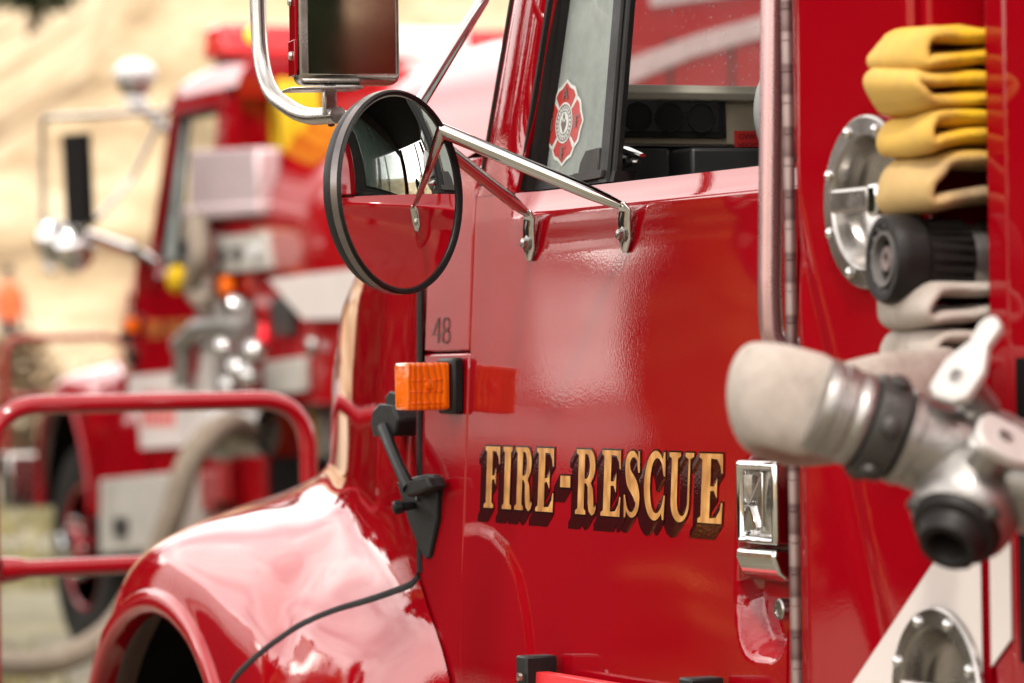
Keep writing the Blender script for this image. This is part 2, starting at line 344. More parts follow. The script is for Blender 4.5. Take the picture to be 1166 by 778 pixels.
# wheel arch lip
ARC = [(PI * i / 48) for i in range(49)]
def archpt(a, R, y): return V((XA + math.cos(a) * R, y, .5 + math.sin(a) * R))
LY = [(-5.5, -.106), (-5.66, -.105), (-5.8, -.100), (-6.0, -.084), (-6.27, -.074), (-6.5, -.068), (-6.7, -.050), (-6.80, -.025), (-6.9, .0)]
def lipy(x):
    for p, q in zip(LY, LY[1:]):
        if p[0] >= x >= q[0]: return p[1] + (q[1] - p[1]) * (p[0] - x) / (p[0] - q[0])
    return 0
for side in (0, 1):
    lb = MB(); rows = []
    for R, dy in ((.594, .012), (.590, -.004), (.583, -.010), (.565, -.012), (.553, -.008), (.549, .002), (.552, .03)):
        rows.append([V((p.x, 2.4 - p.y, p.z)) if side else p for p in [archpt(a, R, lipy(archpt(a, R, 0).x) + dy) for a in ARC]])
    sh(lb.grid(rows).build('wheel_arch_lip', RED, hood, ang=60))
ib = MB().grid([[archpt(a, .60, .03 if y == 0 else y) for a in ARC] for y in (0, .25, .6)]).mirror(1.2)
ib.box((XA, 1.2, .75), (1.2, 1.2, .7)); sh(ib.build('wheel_well', LINER, T1))
# split line weatherstrip along the fender
sp_ = [(478,652),(470,664),(455,671),(420,683),(380,695),(345,710),(320,726),(295,745),(270,769),(258,790)]
pts = []
for p in spl([V((a, b, 0)) for a, b in sp_], 6):
    h = bvh.ray_cast(CAM, ray(p.x, p.y).normalized())
    if h[0] is not None: pts.append(h[0] - h[1] * (.0048 if h[1].dot(CAM - h[0]) > 0 else -.0048))
sh(MB().tube(pts, .0082, 10).build('hood_seam_seal', VOID, hood))

# ---- front wheel
def wheel(x, y, z, R, parent, name='front_wheel', out=-1):
    tb = MB().lathe((x, y, z), (0, out, 0), [(-.25, R * .62), (-.26, R * .8), (-.24, R * .96), (-.20, R), (-.06, R), (-.015, R * .955), (0, R * .8), (-.012, R * .62), (-.03, R * .58)], 64)
    t = tb.build(name, TYRE, parent)
    rb = MB().lathe((x, y, z), (0, out, 0), [(-.03, R * .60), (-.015, R * .585), (-.03, R * .55), (-.09, R * .5), (-.10, R * .36), (-.03, R * .30), (-.02, R * .22), (.03, R * .20), (.05, R * .16), (.055, .001)], 48)
    rb.build('rim', RED, t)
    for k in range(10):
        a = 2 * PI * k / 10; c = V((x + math.cos(a) * R * .27, y + out * -.03, z + math.sin(a) * R * .27))
        MB().lathe(c, (0, out, 0), [(0, .022), (.045, .022), (.06, .018), (.068, .008), (.069, .001)], 12).build('wheel_nut', CHROME, t)
    MB().lathe((x, y, z), (0, out, 0), [(.05, R * .15), (.10, R * .14), (.115, R * .11), (.12, .001)], 24).build('hub_cap', CHROME, t)
    return t
W1 = wheel(XA, .08, .5, .50, T1)

# ---- cowl panel between hood and door
def skin(x0, x1, z0, z1, nx, nz, off=0, fx=None):
    return [[V((x0 + (x1 - x0) * i / nx, S(z0 + (z1 - z0) * j / nz) + off, z0 + (z1 - z0) * j / nz)) for i in range(nx + 1)] for j in range(nz + 1)]
def edged(rows, d=.03):                        # turn the four edges inwards
    a = [[p + V((0, d, 0)) for p in rows[0]]] + rows + [[p + V((0, d, 0)) for p in rows[-1]]]
    return [[r[0] + V((0, d, 0))] + r + [r[-1] + V((0, d, 0))] for r in a]
cb = MB().grid(edged(skin(-5.238, -5.072, .5, 1.468, 6, 40)))
cowl = sh(cb.build('cowl_panel', RED, T1, bevel=.003))
sh(MB().grid(edged(skin(-5.238, -5.072, 1.4705, 1.74, 6, 14))).build('upper_cowl_panel', RED, cowl, bevel=.003))
MBb = MB().box((-5.14, .10, 1.1), (.24, .12, 1.28)); sh(MBb.build('cowl_gap_shadow', VOID, cowl))
# black edge gasket at the hood's rear
gp = [on(478.5, y, -.001) for y in (318, 340, 400, 460, 520, 580, 630, 652)]
sh(MB().tube(gp, .0055, 8).build('hood_gasket', RUBBER, hood))

# ---- door
XR = -4.088; XF = -5.066
ZC, ZS = 1.650, 1.684
def DW(x, z): return .0014 * noise.noise(V((x * 1.6, 3.1, z * 2.1))) + .0004 * noise.noise(V((x * 6, 1.7, z * 6)))
_fp = [on(a, b) for a, b in ((545, 598), (562, 604), (580, 622), (594, 655), (603, 700), (608, 745), (611, 800))]
_fp = [on(515, 600)] + _fp
def streak_crease(x, z):                               # signed distance to the added, reflection-mimicking flare line, + inside
    best = 9; sg = -1
    for p, q in zip(_fp, _fp[1:]):
        dx, dz = q.x - p.x, q.z - p.z; t = max(0, min(1, ((x - p.x) * dx + (z - p.z) * dz) / (dx * dx + dz * dz)))
        d = math.hypot(x - p.x - t * dx, z - p.z - t * dz)
        if d < best: best = d; sg = -1 if dx * (z - p.z) - dz * (x - p.x) > 0 else 1
    return best * sg
db = MB(); rows = []
zs = [.55 + .02 * i for i in range(22)] + [.99 + .0055 * i for i in range(120)]
zs = [z for z in zs if z < ZC - .004] + [ZC - .003, ZC, ZC + .003, ZC + .009, ZC + .016, ZC + .024, ZC + .030, ZS]
nx = 165
for z in zs:
    row = []
    for i in range(nx + 1):
        x = XF + (XR - XF) * i / nx
        base = S(min(z, ZC)) if z <= ZC else S(ZC)
        k = sstep(-4.945, -4.87, x)
        if z > ZC:
            t = (z - ZC) / (ZS - ZC)
            y = (S(z)) * (1 - k) + k * (S(ZC) + .019 * t ** .8)
        else:
            y = base - k * .004 * sstep(ZC - .05, ZC, z)
        # crease added to catch a bright streak and slow waves of sheet metal
        y += DW(x, z)
        if x < -4.78 and z < 1.3: y -= .0032 * sstep(-.006, .016, streak_crease(x, z)) * (.45 + .55 * sstep(1.22, 1.14, z))
        # scooped pocket round the handle
        u = (x + 4.150) / .071; w = (z - 1.222) / .125; q = (abs(u) ** 3.2 + abs(w) ** 3.2) ** (1 / 3.2)
        y += .030 * (1 - sstep(.80, 1.0, q))
        row.append(V((x, y, z)))
    rows.append(row)
rows.append([p + V((0, .05, .002)) for p in rows[-1]])
rows = [[p + V((0, .03, 0)) for p in rows[0]]] + rows
rows = [[r[0] + V((0, .03, 0))] + r + [r[-1] + V((0, .03, 0))] for r in rows]
db.grid(rows)
door = sh(db.build('cab_door', RED, T1, ang=50))
# A pillar: painted band with rounded edges between the windshield and the window rubber
def lerp(a, b, t): return a + (b - a) * t
ZT = 2.42
def zline(pa, pb, o=0):                         # straight line over two photo points on the cab skin, as x(z)
    a, b = on(*pa, o), on(*pb, o); return lambda z: a.x + (b.x - a.x) * (z - a.z) / (b.z - a.z)
pl, pr = zline((541, 200), (575, 0)), zline((592, 190), (622, 0))
rows = []
for i in range(30):
    z = 1.6845 + (ZT - 1.6845) * i / 29; a, b = pl(z), pr(z)
    row = [V((a, S(z) + .06, z)), V((a, S(z) + .02, z))]
    for j in range(9):
        t = j / 8; row.append(V((lerp(a, b, t), S(z) + sstep(0, 5, i) * (.014 * (abs(2 * t - 1) ** 4) - .002), z)))
    row += [V((b - .006, S(z) + .030, z))]
    rows.append(row)
sh(MB().grid(rows).build('window_pillar', RED, door, ang=50))
gz = [1.70 + .72 * i / 12 for i in range(13)]
sh(MB().tube([V((lerp(pl(z), pr(z), .17), S(z) + .0005, z)) for z in gz], .0042, 8).build('windshield_gasket', RUBBER, T1))
# top rail and rear post of the door
rp = MB()
rp.prism([V((pl(ZT - .001), S(ZT), ZT + .002)), V((-4.09, S(ZT), ZT + .002)), V((-4.09, S(ZT + .1), ZT + .09)), V((pl(ZT + .09), S(ZT + .1), ZT + .09))], (0, .05, 0))
rp.prism([V((-4.178, S(1.69), 1.69)), V((-4.09, S(1.69), 1.69)), V((-4.09, S(ZT), ZT)), V((-4.165, S(ZT), ZT))], (0, .05, 0))
sh(rp.build('window_frame', RED, door, bevel=.006))
# rubber channel
gl, gr = zline((612, 200), (640, 0), .022), zline((682, 208), (700, 0), .03)
pr2 = lambda z: pr(z) + .001
rb = MB()
rows = []
for i in range(20):
    z = 1.6865 + (ZT - 1.6865) * i / 19; a, b = pr2(z) - .012, gl(z)
    rows.append([V((a + .008, S(z) + .03, z)), V((a + .010, S(z) + .004, z)), V((lerp(a, b, .3), S(z) + .003, z)), V((lerp(a, b, .4), S(z) + .016, z)), V((lerp(a, b, .62), S(z) + .012, z)), V((lerp(a, b, .75), S(z) + .024, z)), V((b, S(z) + .022, z)), V((b + .002, S(z) + .05, z))])
rb.grid(rows)
rb.prism([V((pr(1.70) - .01, .046, 1.6865)), V((-4.655, .046, 1.6865)), V((-4.655, .049, 1.700)), V((gl(1.70) - .004, .049, 1.703))], (0, .03, 0))
rb.prism([V((gl(ZT - .03), S(ZT) + .02, ZT - .03)), V((-4.18, S(ZT) + .02, ZT - .03)), V((-4.17, S(ZT) + .02, ZT - .001)), V((gl(ZT), S(ZT) + .02, ZT - .001))], (0, .03, 0))
sh(rb.build('window_rubber', RUBBER, door, ang=30))
bz = [1.6865, 1.95, 2.2, ZT - .031]
dv = MB()
for (w0, w1, o0, dep) in ((-.008, .022, .018, .014), (.022, .034, .022, .010)):
    rows = []
    for z in bz:
        x = zline((685, 208), (702, 0), .02)(z); rows.append([V((x + w0, S(z) + o0 + dep, z)), V((x + w0, S(z) + o0, z)), V((x + w1, S(z) + o0, z)), V((x + w1, S(z) + o0 + dep, z))])
    dv.grid(rows)
sh(dv.build('window_divider', BLACK, door, ang=30, bevel=.003))
vz = lambda z: S(z) + .034
vent = sh(MB().prism([V((gl(1.70), vz(1.70), 1.701)), V((gr(1.70) + .004, vz(1.7), 1.701)), V((gr(2.39) + .004, vz(2.39), 2.389)), V((gl(2.39), vz(2.39), 2.389))], (0, .003, 0)).build('vent_window', GLASS_V, door, smooth=False))
# vent latch block
c_ = ony(670, 165, .045)
sh(MB().prism([ony(660, 185, .045), ony(666, 172, .045), ony(681, 168, .045), ony(681, 198, .045), ony(657, 201, .045)], (0, .02, 0)).build('vent_latch', DKGREY, door, bevel=.002))
sh(MB().prism([ony(652, 198, .040), ony(684, 193, .040), ony(684, 202, .040), ony(650, 208, .040)], (0, .008, 0)).build('vent_latch_plate', DKGREY, door, bevel=.001))

# ---- door handle (thing > door > handle)
hx0, hx1, hz0, hz1, hm = -4.209, -4.104, 1.192, 1.334, 1.232
hy = .004
hb_ = MB()
# upper frame ring
hb_.prism([V((hx0, hy - .012, hm + .003)), V((hx1, hy - .012, hm + .003)), V((hx1, hy - .012, hz1)), V((hx0, hy - .012, hz1))], (0, .05, 0),
          [[V((hx0 + .014, hy - .012, hm + .012)), V((hx1 - .014, hy - .012, hm + .012)), V((hx1 - .014, hy - .012, hz1 - .012)), V((hx0 + .014, hy - .012, hz1 - .012))]])
handle = sh(hb_.build('door_handle', CHROME, door, bevel=.006, seg=3))
pp = MB().grid([[V((hx0 + .012 + (hx1 - hx0 - .024) * a / 8, hy - .001 + .006 * (a / 8 - .45) ** 2 * 4 + .003 * (b / 8 - .5) ** 2 * 4, hm + .010 + (hz1 - hm - .020) * b / 8)) for a in range(9)] for b in range(9)])
plate = sh(pp.build('handle_plate', mat('worn_chrome', (.55, .53, .51), .16, 1, var=.12, vscale=60, rvar=.12), door))
hxm = (hx0 + hx1) / 2 - .008
def HP(a, b, c=.004): return V((hxm + a, hy - c, hm + .012 + b))
for q in ([(-.024, .034), (-.020, .036), (-.002, .010), (-.006, .006)], [(-.024, .036), (-.022, .040), (.010, .078), (.012, .073)], [(.010, .076), (.014, .076), (.012, .006), (.007, .010)]):  # thin ridges added to draw the flap's V-shaped reflection
    sh(MB().prism([HP(a, b) for a, b in q], (0, .006, 0)).build('flap_reflection_ridge', CHROME, door, bevel=.001))
fl = MB()
for (a, b) in (((hx0 + .002), (hx1 - .002)),):
    sec = [(hy + .03, hm - .002), (hy - .012, hm - .002), (hy - .014, hm - .012), (hy - .006, hm - .030), (hy + .006, hz0), (hy + .03, hz0)]
    fl.prism([V((a, y, z)) for y, z in sec], (b - a, 0, 0))
sh(fl.build('handle_flap', CHROME, door, bevel=.005, seg=3))
lk = on(889, 694, .012)
sh(MB().lathe(lk + V((0, .012, 0)), (0, -1, 0), [(0, .013), (.014, .013), (.016, .011), (.016, .008), (.0145, .0075), (.0145, .001)], 20).build('door_lock', STEEL, door))

# ---- lettering
def R2(pts): return [V((a, 0, b)) for a, b in pts]
def arc(cx, cy, rx, ry, a0, a1, n=14): return [(cx + rx * math.cos(math.radians(a0 + (a1 - a0) * i / n)), cy + ry * math.sin(math.radians(a0 + (a1 - a0) * i / n))) for i in range(n + 1)]
def stroke(spine, wid):                        # closed outline round a spine with varying widths
    L_, R_ = [], []
    k = len(spine)
    for i in range(k):
        a = spine[max(0, i - 1)]; b = spine[min(k - 1, i + 1)]; dx, dy = b[0] - a[0], b[1] - a[1]; l = math.hypot(dx, dy) or 1
        w = wid(i / (k - 1)) / 2; L_.append((spine[i][0] - dy / l * w, spine[i][1] + dx / l * w)); R_.append((spine[i][0] + dy / l * w, spine[i][1] - dx / l * w))
    return L_ + R_[::-1]
GL = {}
sf = .055
def slab(x0, x1, y, h): return [(x0, y), (x1, y), (x1, y + h), (x0, y + h)]
GL['I'] = [[(0, 0), (1, 0), (1, sf), (.82, .09), (.82, .91), (1, 1 - sf), (1, 1), (0, 1), (0, 1 - sf), (.18, .91), (.18, .09), (0, sf)]]
GL['F'] = [[(0, 0), (.62, 0), (.62, sf), (.50, .09), (.50, .46), (.64, .47), (.70, .58 - .17), (.76, .37), (.76, .65), (.70, .58), (.64, .53), (.50, .53), (.50, .93), (.74, .92), (.90, .82), (.94, .72), (1, .72), (.98, 1), (0, 1), (0, 1 - sf), (.13, .91), (.13, .09), (0, sf)]]
GL['E'] = [[(0, 0), (.98, 0), (1, .30), (.94, .30), (.90, .19), (.74, .08), (.48, .07), (.48, .46), (.62, .47), (.70, .41), (.76, .36), (.76, .65), (.70, .58), (.62, .53), (.48, .53), (.48, .93), (.74, .92), (.88, .82), (.92, .72), (.98, .72), (.96, 1), (0, 1), (0, 1 - sf), (.12, .91), (.12, .09), (0, sf)]]
GL['R'] = [[(0, 0), (.50, 0), (.50, sf), (.41, .09), (.41, .48), (.50, .48), (.58, .42), (.60, .18), (.66, .05), (.80, -.01), (.93, .02), (1, .10), (.98, .16), (.94, .12), (.89, .13), (.87, .25), (.83, .40), (.72, .49)] + arc(.62, .745, .30, .255, -62, 90, 12) + [(0, 1), (0, 1 - sf), (.11, .91), (.11, .09), (0, sf)],
           [(.41, .55), (.50, .55)] + arc(.50, .74, .16, .19, -90, 90, 10) + [(.41, .93)]]
GL['-'] = [[(0, .40), (1, .40), (1, .58), (0, .58)]]
ssp = arc(.52, .755, .30, .20, 20, 165, 12) + [(.26, .66), (.36, .57), (.52, .50), (.66, .43), (.76, .34)] + arc(.49, .245, .31, .20, 12, -155, 12)
GL['S'] = [stroke([(p[0], p[1]) for p in spl([V((a, b, 0)) for a, b in ssp], 3)], lambda t: .07 + .23 * math.exp(-((t - .5) / .20) ** 2)), ]
GL['Sx'] = [[(.80, 1), (.88, 1), (.90, .68), (.82, .68), (.76, .80), (.80, .90)], [(.10, 0), (.17, 0), (.22, .10), (.22, .20), (.13, .34), (.06, .34)]]
GL['C'] = [stroke(arc(.56, .5, .43, .46, 38, 322, 40), lambda t: .07 + .22 * math.exp(-((t - .5) / .24) ** 2))]
GL['Cx'] = [[(.90, 1), (.97, 1), (.99, .64), (.92, .64), (.84, .78), (.86, .90)], [(.90, 0), (.84, .10), (.88, .24), (.94, .36), (1.0, .36), (.96, .0)]]
GL['U'] = [[(0, 1), (0, 1 - sf), (.10, .91), (.10, .30)] + arc(.47, .28, .37, .295, 180, 360, 22)[1:] + [(.84, .91), (.98, 1 - sf), (.98, 1), (.64, 1), (.64, 1 - sf), (.765, .91), (.765, .30)] + arc(.555, .30, .21, .225, 0, -180, 16)[1:] + [(.345, .91), (.46, 1 - sf), (.46, 1)]]
def offset_loop(l, d):
    n = len(l); ar = sum(l[i][0] * l[(i + 1) % n][1] - l[(i + 1) % n][0] * l[i][1] for i in range(n)); sg = 1 if ar > 0 else -1; out = []
    for i in range(n):
        a, b, c = l[i - 1], l[i], l[(i + 1) % n]
        n1 = V((b[1] - a[1], a[0] - b[0])); n2 = V((c[1] - b[1], b[0] - c[0]))
        n1 = n1.normalized() if n1.length > 1e-9 else n2.normalized(); n2 = n2.normalized() if n2.length > 1e-9 else n1
        m_ = (n1 + n2); m_ = m_.normalized() if m_.length > .2 else n1
        k = min(1.6, 1 / max(.5, m_.dot(n1))); out.append((b[0] + m_.x * d * k * sg, b[1] + m_.y * d * k * sg))
    return out
word = [('F', 50, 116), ('I', 130, 170), ('R', 185, 262), ('E', 279, 357), ('-', 386, 430), ('R', 455, 546), ('E', 568, 654), ('S', 664, 745), ('C', 758, 851), ('U', 866, 976), ('E', 998, 1105)]
zb, ztop = 1.2555, 1.3395
gm, om, sm = MB(), MB(), MB()
for ch, a, b in word:
    x0 = on(540 + a * .2573, 555).x; x1 = on(540 + b * .2573, 555).x
    def P(p, off): 
        x = x0 + (x1 - x0) * p[0]; z = zb + (ztop - zb) * p[1]; return V((x, S(z) + DW(x, z) - off, z))
    sets = [GL[ch]] + ([[g] for g in GL[ch + 'x']] if ch + 'x' in GL else [])
    for si, loops in enumerate(sets):
        e = .0001 * si
        wl = [[(p[0], p[1]) for p in l] for l in loops]
        gm.sheet([P(p, .0016 + e) for p in wl[0]], [[P(p, .0016 + e) for p in h] for h in wl[1:]])
        # outline in metres
        sx, sz = x1 - x0, ztop - zb
        def off(l, d): return [(q[0] / sx, q[1] / sz) for q in offset_loop([(p[0] * sx, p[1] * sz) for p in l], d)]
        o1 = off(wl[0], .0022); oh = [off(h, -.0022) for h in wl[1:]]
        om.sheet([P(p, .0013 + e) for p in o1], [[P(p, .0013 + e) for p in h] for h in oh])
        # sheared block: the letter swept down and back to the door skin
        sv = V((-.021, 0, -.0175))
        for l in [o1] + oh:
            n = len(l)
            fr = [P(p, .0011 + e) for p in l]; bk = [P(p, .0022) + sv for p in l]
            for p in bk: p.y = S(p.z) + DW(p.x, p.z) - .0005 - e * .3
            sm.add(fr + bk, [(i, (i + 1) % n, n + (i + 1) % n, n + i) for i in range(n)])
        bk0 = [[V((P(p, 0).x + sv.x, 0, P(p, 0).z + sv.z)) for p in l] for l in [o1] + oh]
        for l in bk0:
            for p in l: p.y = S(p.z) + DW(p.x, p.z) - .0004 - e * .3
        sm.sheet(bk0[0], bk0[1:])
lett = gm.build('door_lettering', GOLD, door, smooth=False, recalc=False)
lett['label'] = 'gold serif FIRE-RESCUE lettering with dark block shadow'
om.build('lettering_outline', OUTL, door, smooth=False, recalc=False); sm.build('lettering_shadow', SHADOW, door, smooth=False, recalc=False)

# unit number 48 on the cowl
nb = MB()
def strip(pts, w, off, fn):
    o = stroke(pts, lambda t: w); return [fn(p, off) for p in o]
def numP(p, off):
    x = -5.208 + p[0] * .066; z = 1.483 + p[1] * .036; return V((x, S(z) - off, z))
for k, pts in enumerate([[(.34, 0), (.34, 1.0)], [(.34, 1.0), (.02, .32), (.46, .32)], arc(.75, .73, .17, .24, 0, 355, 18), arc(.75, .25, .20, .25, 0, 355, 18)]):
    nb.sheet(strip(pts, .075, .0012 + .0002 * k, numP))
nb.build('unit_number', mat('dull_number', (.07, .012, .006), .4),  cowl, smooth=False, recalc=False)

# ---- maltese cross decal on the vent glass
dc = on(643, 140, .033); dw, dh = .125, .118
def DP(p, off): z = dc.z + p[1] * dh / 2; return V((dc.x + p[0] * dw / 2, S(z) + .0335 - off, z))
def cross(scale, grow=0):
    out = []
    for k in range(4):
        a = k * 90
        loc = [(-.59, .60), (-.46, .80), (-.24, .86), (0, 1.0), (.24, .86), (.46, .80), (.59, .60), (.42, .42)]
        if grow == 0: loc = [(-.44, .56), (-.34, .72), (-.20, .82), (0, .94), (.20, .82), (.34, .72), (.44, .56), (.22, .22)]
        c, s_ = math.cos(math.radians(-a)), math.sin(math.radians(-a)); out += [(p[0] * c - p[1] * s_, p[0] * s_ + p[1] * c) for p in loc]
    return out
DEC_W = mat('decal_white', (.58, .60, .57), .4, var=.05); DEC_R = mat('decal_red', (.40, .035, .03), .4, var=.08); DEC_G = mat('decal_grey', (.14, .10, .09), .4, var=.05)
dw_ = MB().sheet([DP(p, .0006) for p in cross(1, .035)])
decal = dw_.build('maltese_cross_decal', DEC_W, door, smooth=False, recalc=False)
rr = MB()
for k in range(4):
    q = cross(1)[k * 8:k * 8 + 8]; c, s_ = math.cos(math.radians(-90 * k)), math.sin(math.radians(-90 * k))
    loc = [(-.20, .24), (-.50, .60), (-.40, .725), (-.21, .785), (0, .92), (.21, .785), (.40, .725), (.50, .60), (.20, .24)]
    rr.sheet([DP((p[0] * c - p[1] * s_, p[0] * s_ + p[1] * c), .0011) for p in loc])
rr.build('decal_arms', DEC_R, door, smooth=False, recalc=False)
cc = MB().sheet([DP(p, .0016) for p in arc(0, 0, .44, .47, 0, 350, 36)]); cc.build('decal_disc', DEC_W, door, smooth=False, recalc=False)
ge = MB()
for r_, w_ in ((.40, .025), (.27, .02)):
    ge.sheet([DP(p, .0020) for p in arc(0, 0, r_, r_ * 1.06, 0, 350, 36)], [[DP(p, .0020) for p in arc(0, 0, r_ - w_, (r_ - w_) * 1.06, 0, 350, 36)]])
ge.sheet([DP(p, .0024) for p in [(0, -.24), (.13, -.02), (.10, .10), (.04, .0), (0, .05), (-.04, .0), (-.10, .10), (-.13, -.02)]]); ge.sheet([DP(p, .0024) for p in [(0, .07), (.05, .14), (0, .24), (-.05, .14)]])
for i in range(22):                             # ring of tiny marks
    a = 2 * PI * i / 22; ge.sheet([DP((math.cos(a + t) * r_, math.sin(a + t) * r_ * 1.06), .0022) for t, r_ in ((-.05, .30), (.05, .30), (.05, .36), (-.05, .36))])
def glyph(polys, cx, cy, w, h):
    for l in polys: ge.sheet([DP((cx + (p[0] - .5) * w, cy + (p[1] - .5) * h), .0024) for p in l])
glyph([[(0, 0), (.25, 0), (.5, .75), (.75, 0), (1, 0), (.62, 1), (.38, 1)], [(.3, .28), (.7, .28), (.66, .42), (.34, .42)]], 0, .68, .27, .27)
glyph([GL['F'][0]], .02, -.68, .24, .27); glyph([GL['F'][0]], .66, 0, .22, .27); glyph([GL['I'][0]], -.66, 0, .13, .27)
ge.build('decal_print', DEC_G, door, smooth=False, recalc=False)

# ---- hood latch: bracket on the hood, rubber strap, bracket on the cowl
def pxprism(pts, y0, dep): return MB().prism([ony(a, b, y0) for a, b in pts], (0, dep, 0))
latch = sh(pxprism([(423,468),(430,460),(447,462),(452,478),(450,497),(424,497),(421,482)], -.012, .035).build('hood_latch', BLACK, T1, bevel=.004))
sh(pxprism([(438,452),(443,446),(450,449),(451,480),(440,480)], -.004, .03).build('latch_bracket', BLACK, latch, bevel=.002))
sh(MB().tube([ony(437, 488, -.014), ony(446, 512, -.022), ony(455, 533, -.026), ony(466, 556, -.024)], [.0135, .0115, .0115, .0135], 10, ell=(.8, .75)).build('latch_strap', BLACK, latch))
sh(pxprism([(451,549),(462,545),(484,540),(493,541),(497,553),(497,592),(489,634),(484,637),(479,630),(464,594),(457,570)], -.006, .016).build('latch_plate', BLACK, latch, bevel=.003))
sh(pxprism([(452,552),(486,543),(490,556),(466,566),(454,562)], -.030, .026).build('latch_clamp', BLACK, latch, bevel=.004))
sh(MB().lathe(ony(459, 577, -.022), (-.2, -.9, -.1), [(-.015, .006), (0, .007), (.002, .010), (.012, .010), (.015, .007), (.0155, .001)], 8).build('latch_knob', BLACK, latch))
for q in ((476, 569), (491, 556)): sh(MB().lathe(ony(*q, -.0075), (0, -1, 0), [(0, .0035), (.003, .0035), (.0035, .001)], 8).build('latch_screw', STEEL, latch))

# ---- turn lamp
lx0, lx1 = -5.140, -5.093
lz0, lz1 = on(512, 468).z, on(512, 411).z
lamp = sh(MB().box((-5.113, .002, (lz0 + lz1) / 2), (.060, .016, lz1 - lz0 + .008)).build('turn_signal_lamp', BLACK, T1, bevel=.004))
sh(MB().box(((lx0 + lx1) / 2, -.0395, (lz0 + lz1) / 2), (lx1 - lx0, .066, lz1 - lz0 - .004)).build('amber_lens', AMBER, lamp, bevel=.005, seg=3))
ribs = MB()
for k in range(3): ribs.box((lx1 + .0008, -.0425, lz0 + .012 + k * .016), (.002, .050, .0016))
sh(ribs.build('lens_rib', AMBER, lamp, bevel=.0005))
sh(MB().lathe((lx1 + .001, -.038, (lz0 + lz1) / 2 + .002), (1, 0, 0), [(0, .007), (.002, .006), (.0024, .001)], 14).build('lens_screw', AMBER, lamp))

# ---- mirrors and their arms
K = ony(468, 134, -.235); J = ony(385, 131, -.28)
def arm(name, pts, r, m=STEEL, par=T1, n=14): return MB().tube(pts, r, n).build(name, m, par)
loop = arm('mirror_arm', round_path([J + (J - ony(395, 131, -.28)) * .0, ony(345, 134, -.28), ony(297, 100, -.28), ony(292, -40, -.28), ony(292, -420, -.26), ony(420, -520, -.1), ony(640, -520, .06)], .09, 10), .0112)
strap = pxprism([(372,127),(390,126),(410,128),(436,127),(436,140),(410,138),(392,139),(374,138)], -.262, .006).build('mirror_clamp', STEEL, T1, bevel=.002)
MB().lathe(ony(377, 128, -.27), (0, 0, -1), [(-.006, .0065), (.012, .0065), (.013, .0045), (.018, .0045), (.019, .001)], 6).build('clamp_bolt', DKGREY, strap)
def foot(px, py, name):
    a = on(px, py - 30, -.010); b = on(px, py + 22, -.004)
    ft = MB()
    ft.prism([a + V((-.022, 0, .004)), a + V((.018, 0, .006)), b + V((.020, 0, .004)), b + V((.010, 0, -.010)), b + V((-.010, 0, -.010)), b + V((-.020, 0, .004))], (0, .007, 0))
    return ft
A1 = on(706, 234, -.022); A2 = on(600, 243, -.022)
def flatarm(name, p, q, r, footpx):
    n = 16; pts = [p.lerp(q, i / n) for i in range(n + 1)]; rs = [r] * (n + 1)
    rs[-1] = r * .62; rs[-2] = r * .82; rs[-3] = r * .95
    ob = MB().tube(pts, rs, 16); o = ob.build(name, CHROME, T1)
    e = on(*footpx, -.014); f = on(footpx[0], footpx[1] + 44, -.003)
    lb_ = MB(); w = V((.017, 0, 0))
    lb_.grid([[q - w * .5 + V((0, -.001, .004)), q + w * .3 + V((.006, 0, .004))], [e - w, e + w], [f.lerp(e, .8) - w + V((0, -.001, 0)), f.lerp(e, .8) + w + V((0, -.001, 0))], [f.lerp(e, .25) - w, f.lerp(e, .25) + w], [f - w * .4 - V((0, 0, .004)), f + w * .4 - V((0, 0, .004))]])
    lo = lb_.build('arm_foot', CHROME, o); so = lo.modifiers.new('thick', 'SOLIDIFY'); so.thickness = .004; so.offset = 0
    bv = lo.modifiers.new('bevel', 'BEVEL'); bv.width = .0015; bv.segments = 2
    c = f.lerp(e, .38); MB().lathe(c + V((0, -.002, 0)), (0, -1, 0), [(0, .0105), (.003, .0105), (.0035, .0075), (.009, .007), (.010, .005), (.0102, .001)], 6).build('foot_bolt', STEEL, o)
    return o
flatarm('mirror_arm', K, A1, .0095, (712, 240)); flatarm('mirror_arm', K + V((0, 0, -.004)), A2, .0088, (603, 250))
MB().tube([K, on(550, 0, -.05), on(560, -22, -.04)], [.0088, .0085, .006], 14).build('mirror_arm', CHROME, T1)
# convex mirror
MC = ony(454.5, 219, -.28); be, ga = math.radians(31), math.radians(1.5)
mn = V((math.cos(be) * math.cos(ga), math.sin(be) * math.cos(ga), math.sin(ga)))
RM, RS = .1275, .36
capn = [(math.sqrt(RS * RS - (RM * .945 * i / 16) ** 2) - RS, RM * .945 * i / 16) for i in range(16, -1, -1)]
conv = MB().lathe(MC, mn, [(-.030, RM * .86), (-.024, RM * .96), (-.012, RM), (.004, RM), (.006, RM * .985), (.004, RM * .955), (-.02, RM * .945)], 72).build('convex_mirror', BLACK, T1)
MB().lathe(MC + mn * .0225, mn, capn[:-1] + [(0, .001)], 72).build('mirror_glass', MIRROR, conv)
MB().lathe(MC, mn, [(-.032, RM * .2), (-.028, RM * .6), (-.018, RM * .9), (-.008, RM * 1.006), (.002, RM * 1.006)], 72).build('mirror_shell', mat('dull_mirror_shell', (.20, .175, .17), .22, .9), conv)
MB().tube([MC - mn * .03, K.lerp(MC - mn * .06, .4), K], .008, 10).build('mirror_stem', STEEL, conv)
